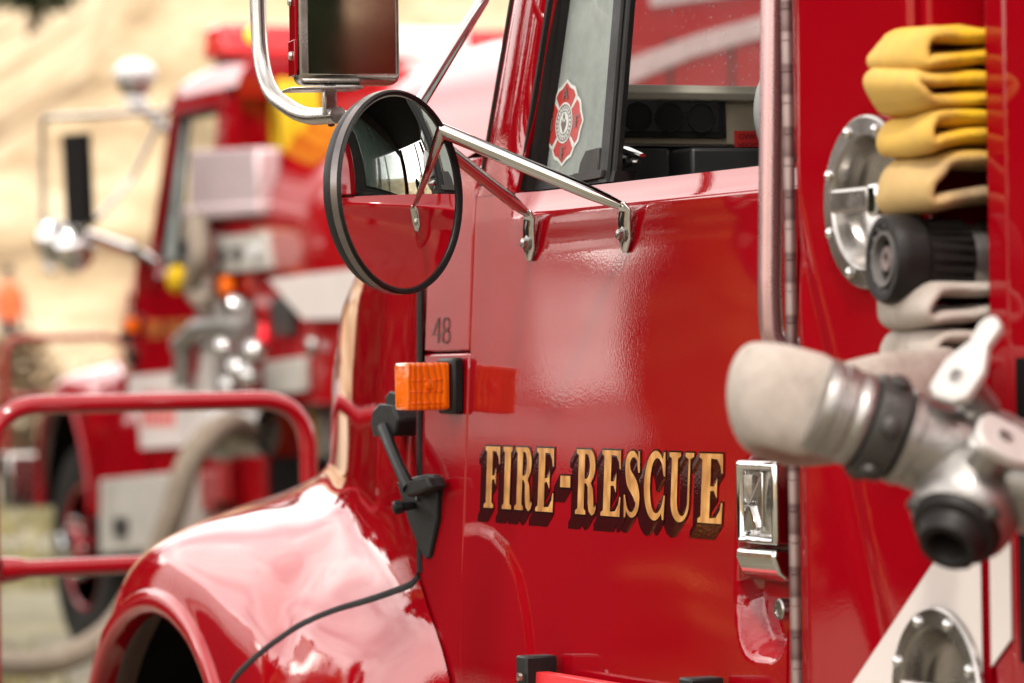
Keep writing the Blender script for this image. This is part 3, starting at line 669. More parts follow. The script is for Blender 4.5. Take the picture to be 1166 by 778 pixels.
# tall flat mirror
be2 = math.radians(-9); fn = V((math.cos(be2), math.sin(be2), 0)); ft_ = V((-math.sin(be2), math.cos(be2), 0))
bl = ony(340, 96, -.345)
def FM(a, b, c): return bl + ft_ * a + V((0, 0, b)) + fn * c
WM, HM = .135, .42
flat = MB().prism([FM(0, 0, 0), FM(WM, -.0, 0), FM(WM, HM, 0), FM(0, HM, 0)], fn * -.045).build('flat_mirror', STEEL, T1, bevel=.012, seg=4)
MB().prism([FM(.012, .012, .001), FM(WM - .007, .012, .001), FM(WM - .007, HM - .01, .001), FM(.012, HM - .01, .001)], fn * .002).build('mirror_glass', MIRROR_OLD, flat, bevel=.001)
MB().prism([FM(-.003, .018, -.004), FM(-.003, .018, -.042), FM(-.003, HM, -.042), FM(-.003, HM, -.004)], ft_ * .004).build('mirror_side', RED, flat, bevel=.001)
MB().prism([FM(-.0045, .012, -.003), FM(-.0045, .012, -.044), FM(-.0045, .058, -.044), FM(-.0045, .058, -.003)], ft_ * .004).build('mirror_corner', RED, flat, bevel=.001)
for zz in (.038, .108, .20): MB().lathe(FM(-.005, zz, -.022), -ft_, [(0, .006), (.003, .005), (.0035, .001)], 10).build('mirror_screw', STEEL, flat)
MB().prism([FM(-.012, -.008, .006), FM(WM * .62, -.006, .006), FM(WM * .62, -.006, -.05), FM(-.012, -.008, -.05)], (0, 0, .004)).build('mirror_plate', STEEL, flat, bevel=.001)
MB().box(ony(375, 114, -.285), (.012, .018, .040)).build('mirror_post', STEEL, flat, bevel=.003)

# ---- cab shell: roof, back, far side, interior
cs = MB()
yR = 2.4
cs.prism([V((-4.02, S(z) + .002, z)) for z in (.6, 1.2, 1.65, 2.45)] + [V((-4.02, 2.4 - S(z), z)) for z in (2.45, 1.65, 1.2, .6)], (.05, 0, 0))
cs.prism([V((-5.06, 2.36, .6)), V((-4.02, 2.36, .6)), V((-4.02, 2.36, 1.69)), V((-5.06, 2.36, 1.69))], (0, .03, 0))
for (a0, a1, b0, b1) in ((-5.06, -4.95, -4.87, -4.78), (-4.65, -4.60, -4.64, -4.59), (-4.14, -4.02, -4.14, -4.02)):
    cs.prism([V((a0, 2.355, 1.69)), V((a1, 2.355, 1.69)), V((b1, 2.31, 2.45)), V((b0, 2.31, 2.45))], (0, .03, 0))
sh(cs.build('cab_shell', RED, T1, bevel=.01))
pan = MB().grid([[V((-4.088, S(z) + .03, z)), V((-4.084, S(z) + .001, z)), V((-4.03, S(z), z)), V((-3.965, S(z) + .002, z)), V((-3.955, S(z) + .05, z))] for z in [.6 + .06 * i for i in range(32)]])
sh(pan.build('rear_corner_panel', RED, T1, ang=50))
rf = []
for i in range(17):
    x = -5.0 + 1.10 * i / 16; row = []
    t = i / 16; zt = 2.675 - .13 * (1 - t) ** 3 - .04 * t ** 4
    ed = sstep(0, .18, t) * .9 + .1
    for q in [(S(2.5) - .002, 2.50), (S(2.5) + .012, 2.55), (S(2.5) + .05, 2.55 + (zt - 2.55) * .6), (S(2.5) + .16, zt - .015), (.6, zt), (1.2, zt + .01)]: row.append(V((x + (1 - t) ** 2 * (q[0] * -.02), q[0], q[1] - (1 - ed) * .10)))
    rf.append(row)
rf.append([V((p.x - .01, p.y, 2.44)) for p in rf[-1]])
rfb = MB().grid(rf).mirror(1.2)
roof = sh(rfb.build('cab_roof', RED, T1, ang=60))
ins = MB()
ins.box((-4.5, 1.2, 2.46), (.86, 2.2, .02)); ins.box((-4.06, 1.2, 1.7), (.02, 2.2, 1.5)); ins.box((-4.5, 1.2, .72), (.9, 2.2, .04))
ins.box((-4.55, 2.30, 1.15), (.9, .04, 1.0)); ins.prism([V((-5.05, .12, .7)), V((-4.10, .12, .7)), V((-4.10, .12, 1.67)), V((-5.05, .12, 1.67))], (0, .02, 0))
sh(ins.build('cab_interior', HEADL, T1))
wl_ = zline((541, 200), (575, 0))
ws = MB().prism([V((wl_(1.72) - .01, .09, 1.72)), V((wl_(1.72) - .06, 1.2, 1.72)), V((wl_(1.72) - .01, 2.31, 1.72)), V((wl_(2.44), 2.26, 2.44)), V((wl_(2.44) - .05, 1.2, 2.44)), V((wl_(2.44), .14, 2.44))], (-.004, 0, 0))
sh(ws.build('windshield', GLASS_W, T1, smooth=False))
sh(MB().box((-4.5, 2.33, 2.06), (.74, .004, .74)).build('far_side_window', GLASS_S, T1, smooth=False))
# dashboard
XD = -4.90
dtop = onx(760, 95, XD).z
dash = MB()
def DD(px, py, x=XD): return onx(px, py, x)
yl, yr_ = DD(690, 100).y - .02, 2.25
dash.prism([V((XD - .16, yl, dtop - .05)), V((XD - .12, yl, dtop)), V((XD - .004, yl, dtop - .002)), V((XD + .006, yl, dtop - .012)), V((XD + .0, yl, dtop - .022)), V((XD - .16, yl, dtop - .07))], (0, yr_ - yl, 0))
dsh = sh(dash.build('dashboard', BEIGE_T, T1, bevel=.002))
z1, z2 = DD(760, 112).z, DD(760, 164).z
c0, c1 = DD(706, 112), DD(829, 157)
fp = MB().prism([V((XD - .012, yl, z1 + .012)), V((XD - .012, yr_, z1 + .012)), V((XD - .012, yr_, z2)), V((XD - .012, yl, z2))], (-.02, 0, 0))
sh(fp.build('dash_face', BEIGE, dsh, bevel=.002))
cl = MB().prism([V((XD - .0115, yl - .003, DD(760, 108).z)), V((XD - .0115, c1.y, DD(760, 108).z)), V((XD - .0115, c1.y, c1.z)), V((XD - .0115, yl - .003, c1.z))], (.007, 0, 0))
sh(cl.build('instrument_bezel', BLACK, dsh, bevel=.002))
gy = c1.y
cb2 = MB().prism([V((XD - .006, yl, DD(760, 114).z)), V((XD - .006, gy - .012, DD(760, 114).z)), V((XD - .006, gy - .012, c1.z + .008)), V((XD - .006, yl, c1.z + .008))], (.003, 0, 0))
sh(cb2.build('instrument_glass', mat('smoked_gauge_cover', (.012, .010, .010), .2), dsh))
for k in range(3):
    yy = gy - .04 - k * .048; sh(MB().lathe((XD - .0028, yy, (c1.z + DD(760, 111).z) / 2), (1, 0, 0), [(0, .021), (.002, .021), (.002, .019), (.0005, .0185), (.0004, .001)], 24).build('gauge', mat('gauge_ring', (.010, .009, .009), .4, spec=.2), dsh))
lowp = MB().prism([V((XD - .03, yl, z2 - .001)), V((XD - .03, yr_, z2 - .001)), V((XD + .04, yr_, 1.35)), V((XD + .04, yl, 1.35))], (-.08, 0, 0))
sh(lowp.build('lower_dash', BLACK, dsh))
e1 = DD(757, 175); e2 = DD(790, 172)
bx_ = MB(); 
a, b = DD(690, 175, XD + .03), DD(757, 206, XD + .03); bx_.box((XD + .025, (a.y + b.y) / 2, (a.z + b.z) / 2 - .02), (.05, b.y - a.y, .09))
a, b = DD(780, 170, XD + .05), DD(880, 206, XD + .05); bx_.box((XD + .035, (a.y + b.y) / 2, (a.z + b.z) / 2 - .015), (.07, b.y - a.y, .075))
sh(bx_.build('switch_panel', mat('satin_black', (.022, .021, .022), .35), dsh, bevel=.005))
a, b = DD(836, 149, XD - .009), DD(880, 168, XD - .009)
sh(MB().prism([V((XD - .009, a.y, a.z)), V((XD - .009, b.y, a.z)), V((XD - .009, b.y, b.z)), V((XD - .009, a.y, b.z))], (.001, 0, 0)).build('warning_label', mat('red_label', (.55, .02, .02), .5), dsh))
def text(s, size, o, xax, m, parent, name):
    cu = bpy.data.curves.new(name, 'FONT'); cu.body = s; cu.size = size; ob = bpy.data.objects.new(name, cu); C.collection.objects.link(ob)
    dg = bpy.context.evaluated_depsgraph_get(); me = bpy.data.meshes.new_from_object(ob.evaluated_get(dg)); bpy.data.objects.remove(ob)
    mb = MB(); xa = V(xax); mb.add([V(o) + xa * v.co.x + V((0, 0, 1)) * v.co.y for v in me.vertices], [tuple(p.vertices) for p in me.polygons]); return mb.build(name, m, parent, smooth=False, recalc=False)
sh(text('GVW', .011, V((XD - .0075, a.y + .006, a.z - .012)), (0, 1, 0), BLACK, dsh, 'label_print')); sh(text('HEIGHT', .009, V((XD - .0075, a.y + .005, a.z - .023)), (0, 1, 0), BLACK, dsh, 'label_print'))
# chrome inner door latch
lv = MB(); p = ony(704, 172, .075)
lv.tube([ony(704, 167, .085), ony(716, 170, .07), ony(732, 177, .065)], [.005, .006, .004], 10, ell=(.6, 1.2)); lv.tube([ony(706, 188, .085), ony(714, 183, .07), ony(728, 184, .065)], [.007, .009, .003], 10)
sh(lv.build('inner_door_latch', CHROME, door))
# seat with grey headrest
st_ = MB()
sr = [ony(855, 128, .34), ony(858, 100, .34)]
hc = ony(893, 128, .30)
st_.ball(hc, 1, 14, (.045, .040, .068))
seat = sh(st_.build('driver_seat', GREYPAD, T1))
sh(MB().prism([V((-4.20, .18, 1.0)), V((-4.10, .18, 1.0)), V((-4.08, .18, 1.72)), V((-4.16, .18, 1.72))], (0, .5, 0)).build('seat_back', HEADL, seat, bevel=.03, seg=3))

swp = [V((-4.62 + math.cos(a) * .02 + .10 * math.sin(a), .62 + .21 * math.cos(a), 1.60 + .185 * math.sin(a))) for a in [2 * PI * k / 40 for k in range(40)]]
swb = MB().tube(swp, .014, 10, closed=True)
for a in (.3, 2.84, 4.71): swb.tube([V((-4.63, .62, 1.60)), V((-4.62 + .10 * math.sin(a), .62 + .20 * math.cos(a), 1.60 + .18 * math.sin(a)))], .010, 8)
swb.tube([V((-4.63, .62, 1.60)), V((-4.90, .62, 1.46))], .03, 12)
sh(swb.build('steering_wheel', BLACK, T1))
ps = MB().prism([V((-4.24, 1.55, 1.0)), V((-4.12, 1.55, 1.0)), V((-4.09, 1.55, 1.78)), V((-4.17, 1.55, 1.78))], (0, .5, 0)); sh(ps.build('passenger_seat', GREYPAD, T1, bevel=.04, seg=3))
sh(MB().box((-4.4, 2.27, 1.45), (.5, .05, .10)).box((-4.4, 2.27, 1.62), (.8, .03, .04)).build('far_door_armrest', GREYPAD, T1, bevel=.015))

sh(MB().box((-4.078, 1.2, 2.02), (.012, 1.7, .52)).build('rear_window', mat('tinted_rear_glass', (.10, .14, .115), .06, coat=1), T1, bevel=.003))
# ---- brush guard on the front bumper
BG = []
gx = -7.45
gpts = [onx(352, 650, gx), onx(352, 456, gx), onx(-14, 463, gx), onx(-14, 652, gx)]
gpts = [V((gx, .652, .62)), V((gx, .652, 1.388)), V((gx, -.008, 1.386)), V((gx, -.008, .62))]
guard = sh(MB().tube(round_path(gpts, .11, 10), .0185, 16).build('brush_guard', RED, T1))
lo = MB().tube([V((gx, .012, 1.066)), V((gx, .04, 1.067)), V((gx, .07, 1.067)), V((gx, .35, 1.069)), V((gx, .62, 1.07)), V((gx, .645, 1.07))], [.026, .024, .0175, .0175, .0175, .02], 14, ell=(1, .9))
sh(lo.build('guard_crossbar', RED, guard))
bump_ = MB().box((-7.35, 1.2, .62), (.16, 2.5, .30)); sh(bump_.build('front_bumper', STEEL, T1, bevel=.02))
gr_ = MB().box((-7.06, 1.2, 1.05), (.06, .8, .8)); sh(gr_.build('radiator_grille', DKGREY, T1, bevel=.01))

# ---- low step board with black brackets under the door
a = ony(596, 760, -.045); zb_ = a.z
sb = MB().prism([V((a.x + .01, -.046, zb_ - .003)), V((-4.24, -.046, zb_ - .003)), V((-4.24, -.054, zb_ - .12)), V((a.x + .01, -.054, zb_ - .12))], (0, .02, 0))
step = sb.build('step_board', mat('red_board', (.62, .02, .025), .45, coat=.2), T1, bevel=.004)
for px, py in ((597, 746), (783, 771)):
    q = ony(px, py, -.05); MB().box(q + V((.012, .012, -.05)), (.034, .045, .10)).build('step_bracket', BLACK, step, bevel=.003)
MB().lathe(ony(593, 771, -.066), (0, -1, 0), [(0, .006), (.004, .0055), (.005, .001)], 10).build('step_bolt', STEEL, step)

# ---- rescue body behind the cab
yb = -.10
def B(px, py, y=yb): return ony(px, py, y)
body = MB()
# column right of the hose slot, upper wall, back of the body
body.prism([V((-3.449, yb, .55)), V((-3.405, yb, .55)), V((-3.405, yb, 2.6)), V((-3.449, yb, 2.6))], (0, .9, 0))
body.prism([V((-3.400, yb - .006, .55)), V((-1.2, yb - .006, .55)), V((-1.2, yb - .006, 2.6)), V((-3.400, yb - .006, 2.6))], (0, .9, 0))
body.prism([V((-3.862, yb + .034, .55)), V((-3.594, yb + .034, .55)), V((-3.594, yb + .034, 2.6)), V((-3.862, yb + .034, 2.6))], (0, .04, 0))
body.prism([V((-3.5875, yb + .004, 1.37)), V((-3.566, yb + .004, 1.37)), V((-3.566, yb + .004, 2.6)), V((-3.5875, yb + .004, 2.6))], (0, .5, 0))
body.prism([V((-3.862, yb + .06, .55)), V((-1.2, yb + .06, .55)), V((-1.2, yb + .06, .6)), V((-3.862, yb + .06, .6))], (0, 2.3, 0))
body.prism([V((-3.86, yb + 2.5, .55)), V((-1.2, yb + 2.5, .55)), V((-1.2, yb + 2.5, 2.6)), V((-3.86, yb + 2.5, 2.6))], (0, .05, 0))
body.prism([V((-3.86, .86, .55)), V((-3.86, 2.4, .55)), V((-3.86, 2.4, 2.6)), V((-3.86, .86, 2.6))], (.04, 0, 0))
body.prism([V((-3.86, yb + .05, 2.6)), V((-1.2, yb + .05, 2.6)), V((-1.2, 2.4, 2.6)), V((-3.86, 2.4, 2.6))], (0, 0, .04))
bd = body.build('rescue_body', RED, T1, bevel=.006, seg=3)
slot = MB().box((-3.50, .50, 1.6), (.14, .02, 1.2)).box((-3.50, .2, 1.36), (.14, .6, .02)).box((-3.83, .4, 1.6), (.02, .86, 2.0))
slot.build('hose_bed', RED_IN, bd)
MB().prism([V((-3.4045, yb + .012, .6)), V((-3.4005, yb + .012, .6)), V((-3.4005, yb + .012, 2.55)), V((-3.4045, yb + .012, 2.55))], (0, .02, 0)).build('body_seam', VOID, bd)
sq = B(1160, 410, yb - .007); MB().box((-3.355, yb - .008, 1.30), (.045, .006, .30)).build('grille_slot', LINER, bd, bevel=.001)
# compartment door
cp = [V((-3.860, yb, .55)), V((-3.455, yb, .55)), V((-3.455, yb, 1.452)), V((-3.470, yb, 1.462)), V((-3.590, yb, 1.462)), V((-3.594, yb, 1.47)), V((-3.594, yb, 2.58)), V((-3.860, yb, 2.58))]
cdoor = MB()
# gently dished skin so that reflections bend
nxx, nzz = 40, 120; rows = []
for j in range(nzz + 1):
    z = .56 + (1.455 - .56) * j / nzz; row = []
    for i in range(nxx + 1):
        x = -3.860 + (.405) * i / nxx; e = min(i / 2.0, (nxx - i) / 2.0, 1)
        row.append(V((x, yb - .003 + .006 * (1 - e) ** 2 + .0022 * noise.noise(V((x * 4.5, 9, z * 4.5))) + .003 * math.exp(-((x + 3.80 - (1.45 - z) * .42) / .018) ** 2), z)))
    rows.append(row)
rows2 = []
for j in range(nzz + 1):
    z = 1.4551 + (2.58 - 1.4551) * j / nzz; row = []
    for i in range(nxx + 1):
        x = -3.860 + (.266) * i / nxx; e = min(i / 2.0, (nxx - i) / 2.0, 1)
        row.append(V((x, yb - .003 + .006 * (1 - e) ** 2 + .0022 * noise.noise(V((x * 4.5, 9, z * 4.5))) + .003 * math.exp(-((x + 3.80 - (1.45 - z) * .42) / .018) ** 2), z)))
    rows2.append(row)
def rim(rows, d=.03): 
    a = [[p + V((0, d, 0)) for p in rows[0]]] + rows + [[p + V((0, d, 0)) for p in rows[-1]]]
    return [[r[0] + V((0, d, 0))] + r + [r[-1] + V((0, d, 0))] for r in a]
cdoor.grid(rim(rows)); cdoor.grid(rim(rows2))
LCH = [B(989, 230, yb), B(1070, 793, yb)]
def holed(mb):
    def ctr(f): return sum((mb.v[i] for i in f), V()) / len(f)
    mb.f = [f for f in mb.f if all(math.hypot(ctr(f).x - c.x, ctr(f).z - c.z) > .092 * .84 for c in LCH)]
holed(cdoor); cpd = cdoor.build('compartment_door', RED, bd, ang=50)
def BX(px, py): p = B(px, py, yb - .0065); return p
la, lb2 = BX(972, 778), BX(1065, 640); sl = (lb2.z - la.z) / (lb2.x - la.x)
def zl(x): return la.z + sl * (x - la.x)
lc = BX(1150, 725); off_ = lc.z - zl(lc.x)
x0 = -3.456; x1 = -3.86
stp = MB().prism([V((x0 - .002, la.y, zl(x0))), V((-3.80, la.y, zl(-3.80))), V((-3.80, la.y, max(.56, zl(-3.80) + off_))), V((x0 - .002, la.y, zl(x0) + off_))], (0, -.001, 0), [[V((LCH[1].x + math.cos(2 * PI * k / 48) * .078, la.y, LCH[1].z + math.sin(2 * PI * k / 48) * .078)) for k in range(48)]])
stp.build('white_stripe', WHITE, cpd, smooth=False)
MB().prism([V((-3.447, yb - .002, zl(-3.447))), V((-3.407, yb - .002, zl(-3.447) + .02)), V((-3.407, yb - .002, zl(-3.407) + off_)), V((-3.447, yb - .002, zl(-3.447) + off_))], (0, -.001, 0)).build('white_stripe', WHITE, bd, smooth=False)
def dlatch(c, par, R=.092):
    fb = MB().lathe(c, (0, -1, 0), [(.0, R), (.004, R), (.0065, R * .97), (.007, R * .78), (.003, R * .735), (-.018, R * .70), (-.030, R * .58), (-.034, R * .3), (-.035, .001)], 56, caps=False)
    f = fb.build('latch_flange', STEEL, par, ang=40)
    for k in range(8):
        a = 2 * PI * (k + .5) / 8; q = c + V((math.cos(a) * R * .875, -.0065, math.sin(a) * R * .875)); MB().lathe(q, (0, -1, 0), [(0, .0068), (.003, .006), (.005, .0035), (.0055, .001)], 12).build('flange_bolt', CHROME, f)
    hb2 = MB().box(c + V((-.002, -.012, .002)), (.085, .022, .026)); hb2.build('latch_grip', STEEL, f, bevel=.004, seg=3)
    MB().box(c + V((.052, -.012, .0)), (.022, .026, .034)).build('latch_pivot', CHROME, f, bevel=.004, seg=3)
    return f
dlatch(B(989, 230, yb - .006), bd); dlatch(B(1070, 793, yb - .009), bd)
# piano hinge
ph = MB(); zz = .56
while zz < 2.57:
    ph.lathe((-3.868, yb - .004, zz), (0, 0, 1), [(0, .0055), (.0008, .0066), (.0337, .0066), (.0345, .0055)], 14); zz += .0345
hg = ph.build('piano_hinge', HINGE, bd)
MB().prism([V((-3.885, yb + .002, .56)), V((-3.863, yb - .007, .56)), V((-3.863, yb - .007, 2.57)), V((-3.885, yb + .002, 2.57))], (0, .002, 0)).build('hinge_leaf', STEEL, bd)
# grab rail
gxr = -3.945
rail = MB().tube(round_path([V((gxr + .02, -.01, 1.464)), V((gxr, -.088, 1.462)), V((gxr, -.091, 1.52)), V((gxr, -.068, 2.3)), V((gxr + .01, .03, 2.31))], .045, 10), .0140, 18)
rl = rail.build('grab_rail', mat('red_reflection_steel', (.52, .33, .33), .26, .9, var=.03, vscale=8, rvar=.04), T1)  # rosy tint stands in for red paint mirrored in the steel
wheel(-2.3, .05, .5, .50, T1, 'rear_wheel')

# ================================================================== HOSES AND FITTINGS HELD BY THE TRUCK IN FRONT
def ribbon(mb, path, xc, W, T, wob=.003):
    path = [V(p) for p in path]; k = len(path); n = 20; vs = []
    for i in range(k):
        t = (path[min(k - 1, i + 1)] - path[max(0, i - 1)]).normalized(); nn = V((0, -t.z, t.y))
        o = xc + wob * noise.noise(path[i] * 30)
        for j in range(n):
            a = 2 * PI * j / n; cx, sx = math.cos(a), math.sin(a)
            ex = math.copysign(abs(cx) ** .35, cx) * W / 2; ez = math.copysign(abs(sx) ** .75, sx) * T / 2
            bulge = 1 + .35 * (1 - (ex / (W / 2)) ** 2)
            kk = min(1, max(0, (-.02 - path[i].y) / .06))
            wv_ = .0045 * noise.noise(V((ex * 22, path[i].y * 18, path[i].z * 45))) * kk; tw = ex * .10 * noise.noise(V((3.3, path[i].y * 4, path[i].z * 25))) * kk
            vs.append(V((o + ex, path[i].y + .006 * noise.noise(V((ex * 18, 7, path[i].z * 30))) * kk, path[i].z + tw)) + nn * (ez * bulge * .85 + wv_))
    fs = []
    for i in range(k - 1):
        for j in range(n): a = i * n + j; b = i * n + (j + 1) % n; fs.append((a, b, b + n, a + n))
    fs += [tuple(reversed(range(n))), tuple(range((k - 1) * n, k * n))]
    mb.add(vs, fs)
def folds(specs, yin):
    pts = []
    for (zt, zb2, yo, sag) in specs:
        T = .0075; h = (zt - zb2) / 2; zc = (zt + zb2) / 2; a, b = zt - T, zb2 + T; r = (a - b) / 2
        pts += [(0, yin, a - .006), (0, -.06, a - .002), (0, yo + r * 1.6, a)]
        pts += [(0, yo + r * 1.15 - math.cos(t) * r * 1.15 * .0 - math.sin(t) * r * 1.15, zc - sag * math.sin(t) + math.cos(t) * r) for t in [PI * q / 6 for q in range(1, 6)]]
        pts += [(0, yo + r * 1.7, b), (0, -.06, b + .006), (0, yin, b + .008), (0, yin + .02, b)]
    return spl([V(p) for p in pts], 4)
hy_ = MB()
ribbon(hy_, folds([(1.787, 1.745, -.152, .010), (1.744, 1.701, -.163, -.006), (1.699, 1.661, -.146, .009), (1.659, 1.603, -.150, .014)], .12), -3.527, .112, .0172, .007)
hy0 = thing('fire_hose', 'yellow fire hose folded in four layers, lowest fold stained tan, above the black nozzle', 'hose', (-3.527, -.1, 1.59))
hy_.build('hose_jacket', HOSE_YEL, hy0, ang=70)
hg_ = MB()
ribbon(hg_, folds([(1.530, 1.484, -.158, .008), (1.482, 1.440, -.150, .004)], .12), -3.517, .11, .016, .006)
tp = spl([atd(948, 467, 3.6), atd(918, 460, 3.6), atd(888, 452, 3.605), atd(866, 449, 3.62), atd(858, 451, 3.66), atd(866, 462, 3.72), atd(905, 474, 3.77), atd(960, 470, 3.80), atd(1010, 458, 3.83), atd(1060, 454, 3.90), atd(1085, 445, 4.02), atd(1100, 440, 4.12)], 6)
rsv = [.042 + .006 * min(1, i / 5) for i in range(len(tp))]
hg_.tube(tp, rsv, 28, ell=(1.0, .52), upv=(0, 0, 1))
hgr = thing('fire_hose', 'pale grey canvas fire hose bent double at the coupling of the metal wye valve', 'hose', (-3.45, -.3, 1.38))
hg_.build('hose_jacket', HOSE_GREY, hgr, ang=70)

# black nozzle
nz = onx(1008, 295, -3.53); ax = V((.10, 1, -.03)).normalized()
nzr = thing('hose_nozzle', 'black fog nozzle with ribbed rubber bumper lying between the yellow and grey hose folds', 'nozzle', nz)
prf = [(0, .030), (-.004, .036), (-.004, .043), (0, .0455), (.010, .0462), (.030, .0455), (.034, .041), (.060, .039), (.085, .037)]
nbm = MB().lathe(nz, ax, [(.020, .001), (.020, .017), (.007, .021), (.003, .030)] + prf[1:], 48)
e1_ = V((0, 0, 1)); e2_ = ax.cross(e1_)
for k in range(24):
    a = 2 * PI * k / 24; p = nz + ax * .058 + (e1_ * math.cos(a) + e2_ * math.sin(a)) * .0395; nbm.tube([p - ax * .022, p + ax * .024], .0032, 6)
nbm.build('bumper', RUBBER, nzr)
MB().lathe(nz, ax, [(.003, .0295), (-.0035, .0285), (-.003, .0245), (.006, .0235)], 36, close=True).build('face_ring', mat('worn_grey_rubber', (.10, .09, .085), .6), nzr)
MB().lathe(nz, ax, [(.019, .014), (.002, .0135), (.0, .012), (.0005, .006), (.004, .0055), (.004, .001)], 24).build('nozzle_core', mat('worn_metal', (.16, .12, .115), .5, .2), nzr)
tt = MB()
for k in range(14):
    a = 2 * PI * k / 14; p = nz + ax * .001 + (e1_ * math.cos(a) + e2_ * math.sin(a)) * .0335; tt.ball(p, .0034, 6)
tt.build('face_tooth', mat('dull_grey_tooth', (.10, .085, .08), .6), nzr)
MB().lathe(nz + ax * .082, ax, [(0, .035), (.001, .037), (.018, .037), (.019, .034)], 36).build('barrel_band', ALU, nzr)
MB().lathe(nz + ax * .102, ax, [(0, .036), (.002, .041), (.012, .041), (.016, .036), (.020, .041), (.05, .041), (.08, .036)], 36).build('swivel', RUBBER, nzr)

# gated wye
wd = 3.60
wc = atd(1122, 534, 3.62)
A_ = atd(945, 466, wd); X_ = (wc - A_).normalized()
wye = thing('gated_wye', 'cast metal gated wye valve with two pale levers and black outlet cap', 'wye valve', wc + V((0, 0, -.08)))
def al(o, d): return o + X_ * d
bodyw = MB().lathe(A_, X_, [(.065, .040), (.068, .0445), (.078, .0445), (.080, .0425), (.10, .0425), (.135, .045), (.165, .042), (.19, .036)], 48)
bodyw.ball(wc, .056, 16)
out_c = atd(1070, 640, 3.54); od = (out_c - wc).normalized()
bodyw.lathe(wc, od, [(0, .051), (.058, .050), (.072, .047), (.078, .041)], 48)
o2 = atd(1240, 560, 3.57); bodyw.lathe(wc, (o2 - wc), [(0, .052), (.06, .05), (.085, .047), (.09, .043)], 40)
bodyw.build('valve_body', ALU, wye, ang=40)
MB().lathe(A_, X_, [(-.016, .036), (-.015, .0425), (-.008, .0445), (-.004, .0445), (-.003, .0432), (.000, .0432), (.001, .0445), (.012, .0445), (.014, .0428), (.018, .0428), (.020, .0442), (.028, .0442), (.030, .043), (.032, .0415), (.034, .030)], 48).build('hose_coupling', ALU, wye, ang=40)
rg = MB().lathe(A_, X_, [(.033, .040), (.034, .0475), (.040, .0485), (.062, .0475), (.0635, .041)], 48)
for k in range(6):
    a = 2 * PI * k / 6 + .5; y_ = V((0, 0, 1)); y_ = (y_ - X_ * y_.dot(X_)).normalized(); z_ = X_.cross(y_)
    d_ = y_ * math.cos(a) + z_ * math.sin(a); rg.lathe(A_ + X_ * .048 + d_ * .044, d_, [(0, .010), (.009, .009), (.011, .006), (.0112, .001)], 12)
rg.build('swivel_ring', DKGREY, wye, ang=40)
oc = wc + od * .078
MB().lathe(oc, od, [(-.008, .039), (-.006, .042), (.004, .0415), (.009, .039), (.012, .032), (.024, .029), (.028, .027), (.028, .020), (.022, .016), (-.02, .0155), (-.03, .013), (-.03, .001)], 40).build('outlet_cap', RUBBER, wye, ang=40)
cl_ = MB(); f1 = V((0, 0, 1)); f1 = (f1 - od * f1.dot(od)).normalized(); f2 = od.cross(f1)
for k in range(3):
    a = 2 * PI * k / 3 + .9; q = oc + (f1 * math.cos(a) + f2 * math.sin(a)) * .042; cl_.lathe(q - od * .0, (f1 * math.cos(a) + f2 * math.sin(a)), [(-.004, .007), (.006, .006), (.008, .003), (.0082, .001)], 10)
cl_.build('outlet_lug', DKGREY, wye)
def lever(o, px_out, D, stemdir, tip_px, tipD, wide=.024):
    base = atd(*px_out, D); tip = atd(*tip_px, tipD); d = (tip - base); L_ = d.length; d = d.normalized()
    nn = V(stemdir); nn = (nn - d * nn.dot(d)).normalized(); s_ = d.cross(nn)
    outl = [base + d * (-.024 + .0) + s_ * w for w in (-.012, .012)]
    def Q(a, b, c=0): return base + d * a + s_ * b + nn * c
    pts = [Q(-.026, -.012), Q(-.026, .012), Q(-.018, wide * .98), Q(.012, wide), Q(.026, wide * .72), Q(L_ * .6, .0105), Q(L_ * .9, .0125), Q(L_, .010), Q(L_ + .006, 0), Q(L_, -.010), Q(L_ * .9, -.0125), Q(L_ * .6, -.0105), Q(.026, -wide * .72), Q(.012, -wide), Q(-.018, -wide * .98)]
    lvv = MB().prism(pts, nn * .012).build('valve_lever', ALU_PALE, wye, bevel=.0035, seg=3)
    MB().lathe(base + nn * .012, nn, [(0, .0075), (.002, .0075), (.0022, .005), (-.001, .0045), (-.001, .001)], 6).build('lever_nut', ALU, wye)
    return base, nn
upn = V((0, 0, 1)) - vd * .55 - rt * .3
b1, n1 = lever(None, (1096, 436), 3.585, upn, (1136, 372), 3.60)
st = MB().tube([b1 + n1 * .002, b1 - n1 * .035, atd(1082, 505, 3.62)], [.016, .018, .022], 16); 
b2, n2 = lever(None, (1137, 508), 3.545, upn, (1235, 560), 3.55, .027)
st.tube([b2 + n2 * .002, b2 - n2 * .03, wc], [.016, .018, .024], 16)
st.build('valve_stem', ALU, wye)

# ================================================================== TRUCK BEHIND
T2 = thing('fire_truck', 'blurred red tanker fire truck with red roof light bar, parked in the background', 'fire truck', (-5.0 - 13.2, 1.2 + 3.8, 0))
DZ = .25
def cp_tree(o, parent):
    c = o.copy(); C.collection.objects.link(c); c.parent = parent; return c
m1 = {}
for o in shared:
    c = o.copy(); C.collection.objects.link(c); m1[o] = c
for o, c in m1.items():
    if o.parent in m1: c.parent = m1[o.parent]; c.location = (0, 0, 0)
    else: c.parent = T2; c.location = (0, 0, DZ)
    c.matrix_parent_inverse.identity()
wheel(XA - 13.2, 3.8 + .02, .555, .545, T2)
wheel(-13.2, 3.8 + .05, .555, .545, T2, 'rear_wheel')
Y2 = 3.8
def Q2(px, py, off=0): return ony(px, py, Y2 + off)
def q2p(pts, off, dep): return MB().prism([Q2(a, b, off) for a, b in pts], (0, dep, 0))
door2 = m1[door]
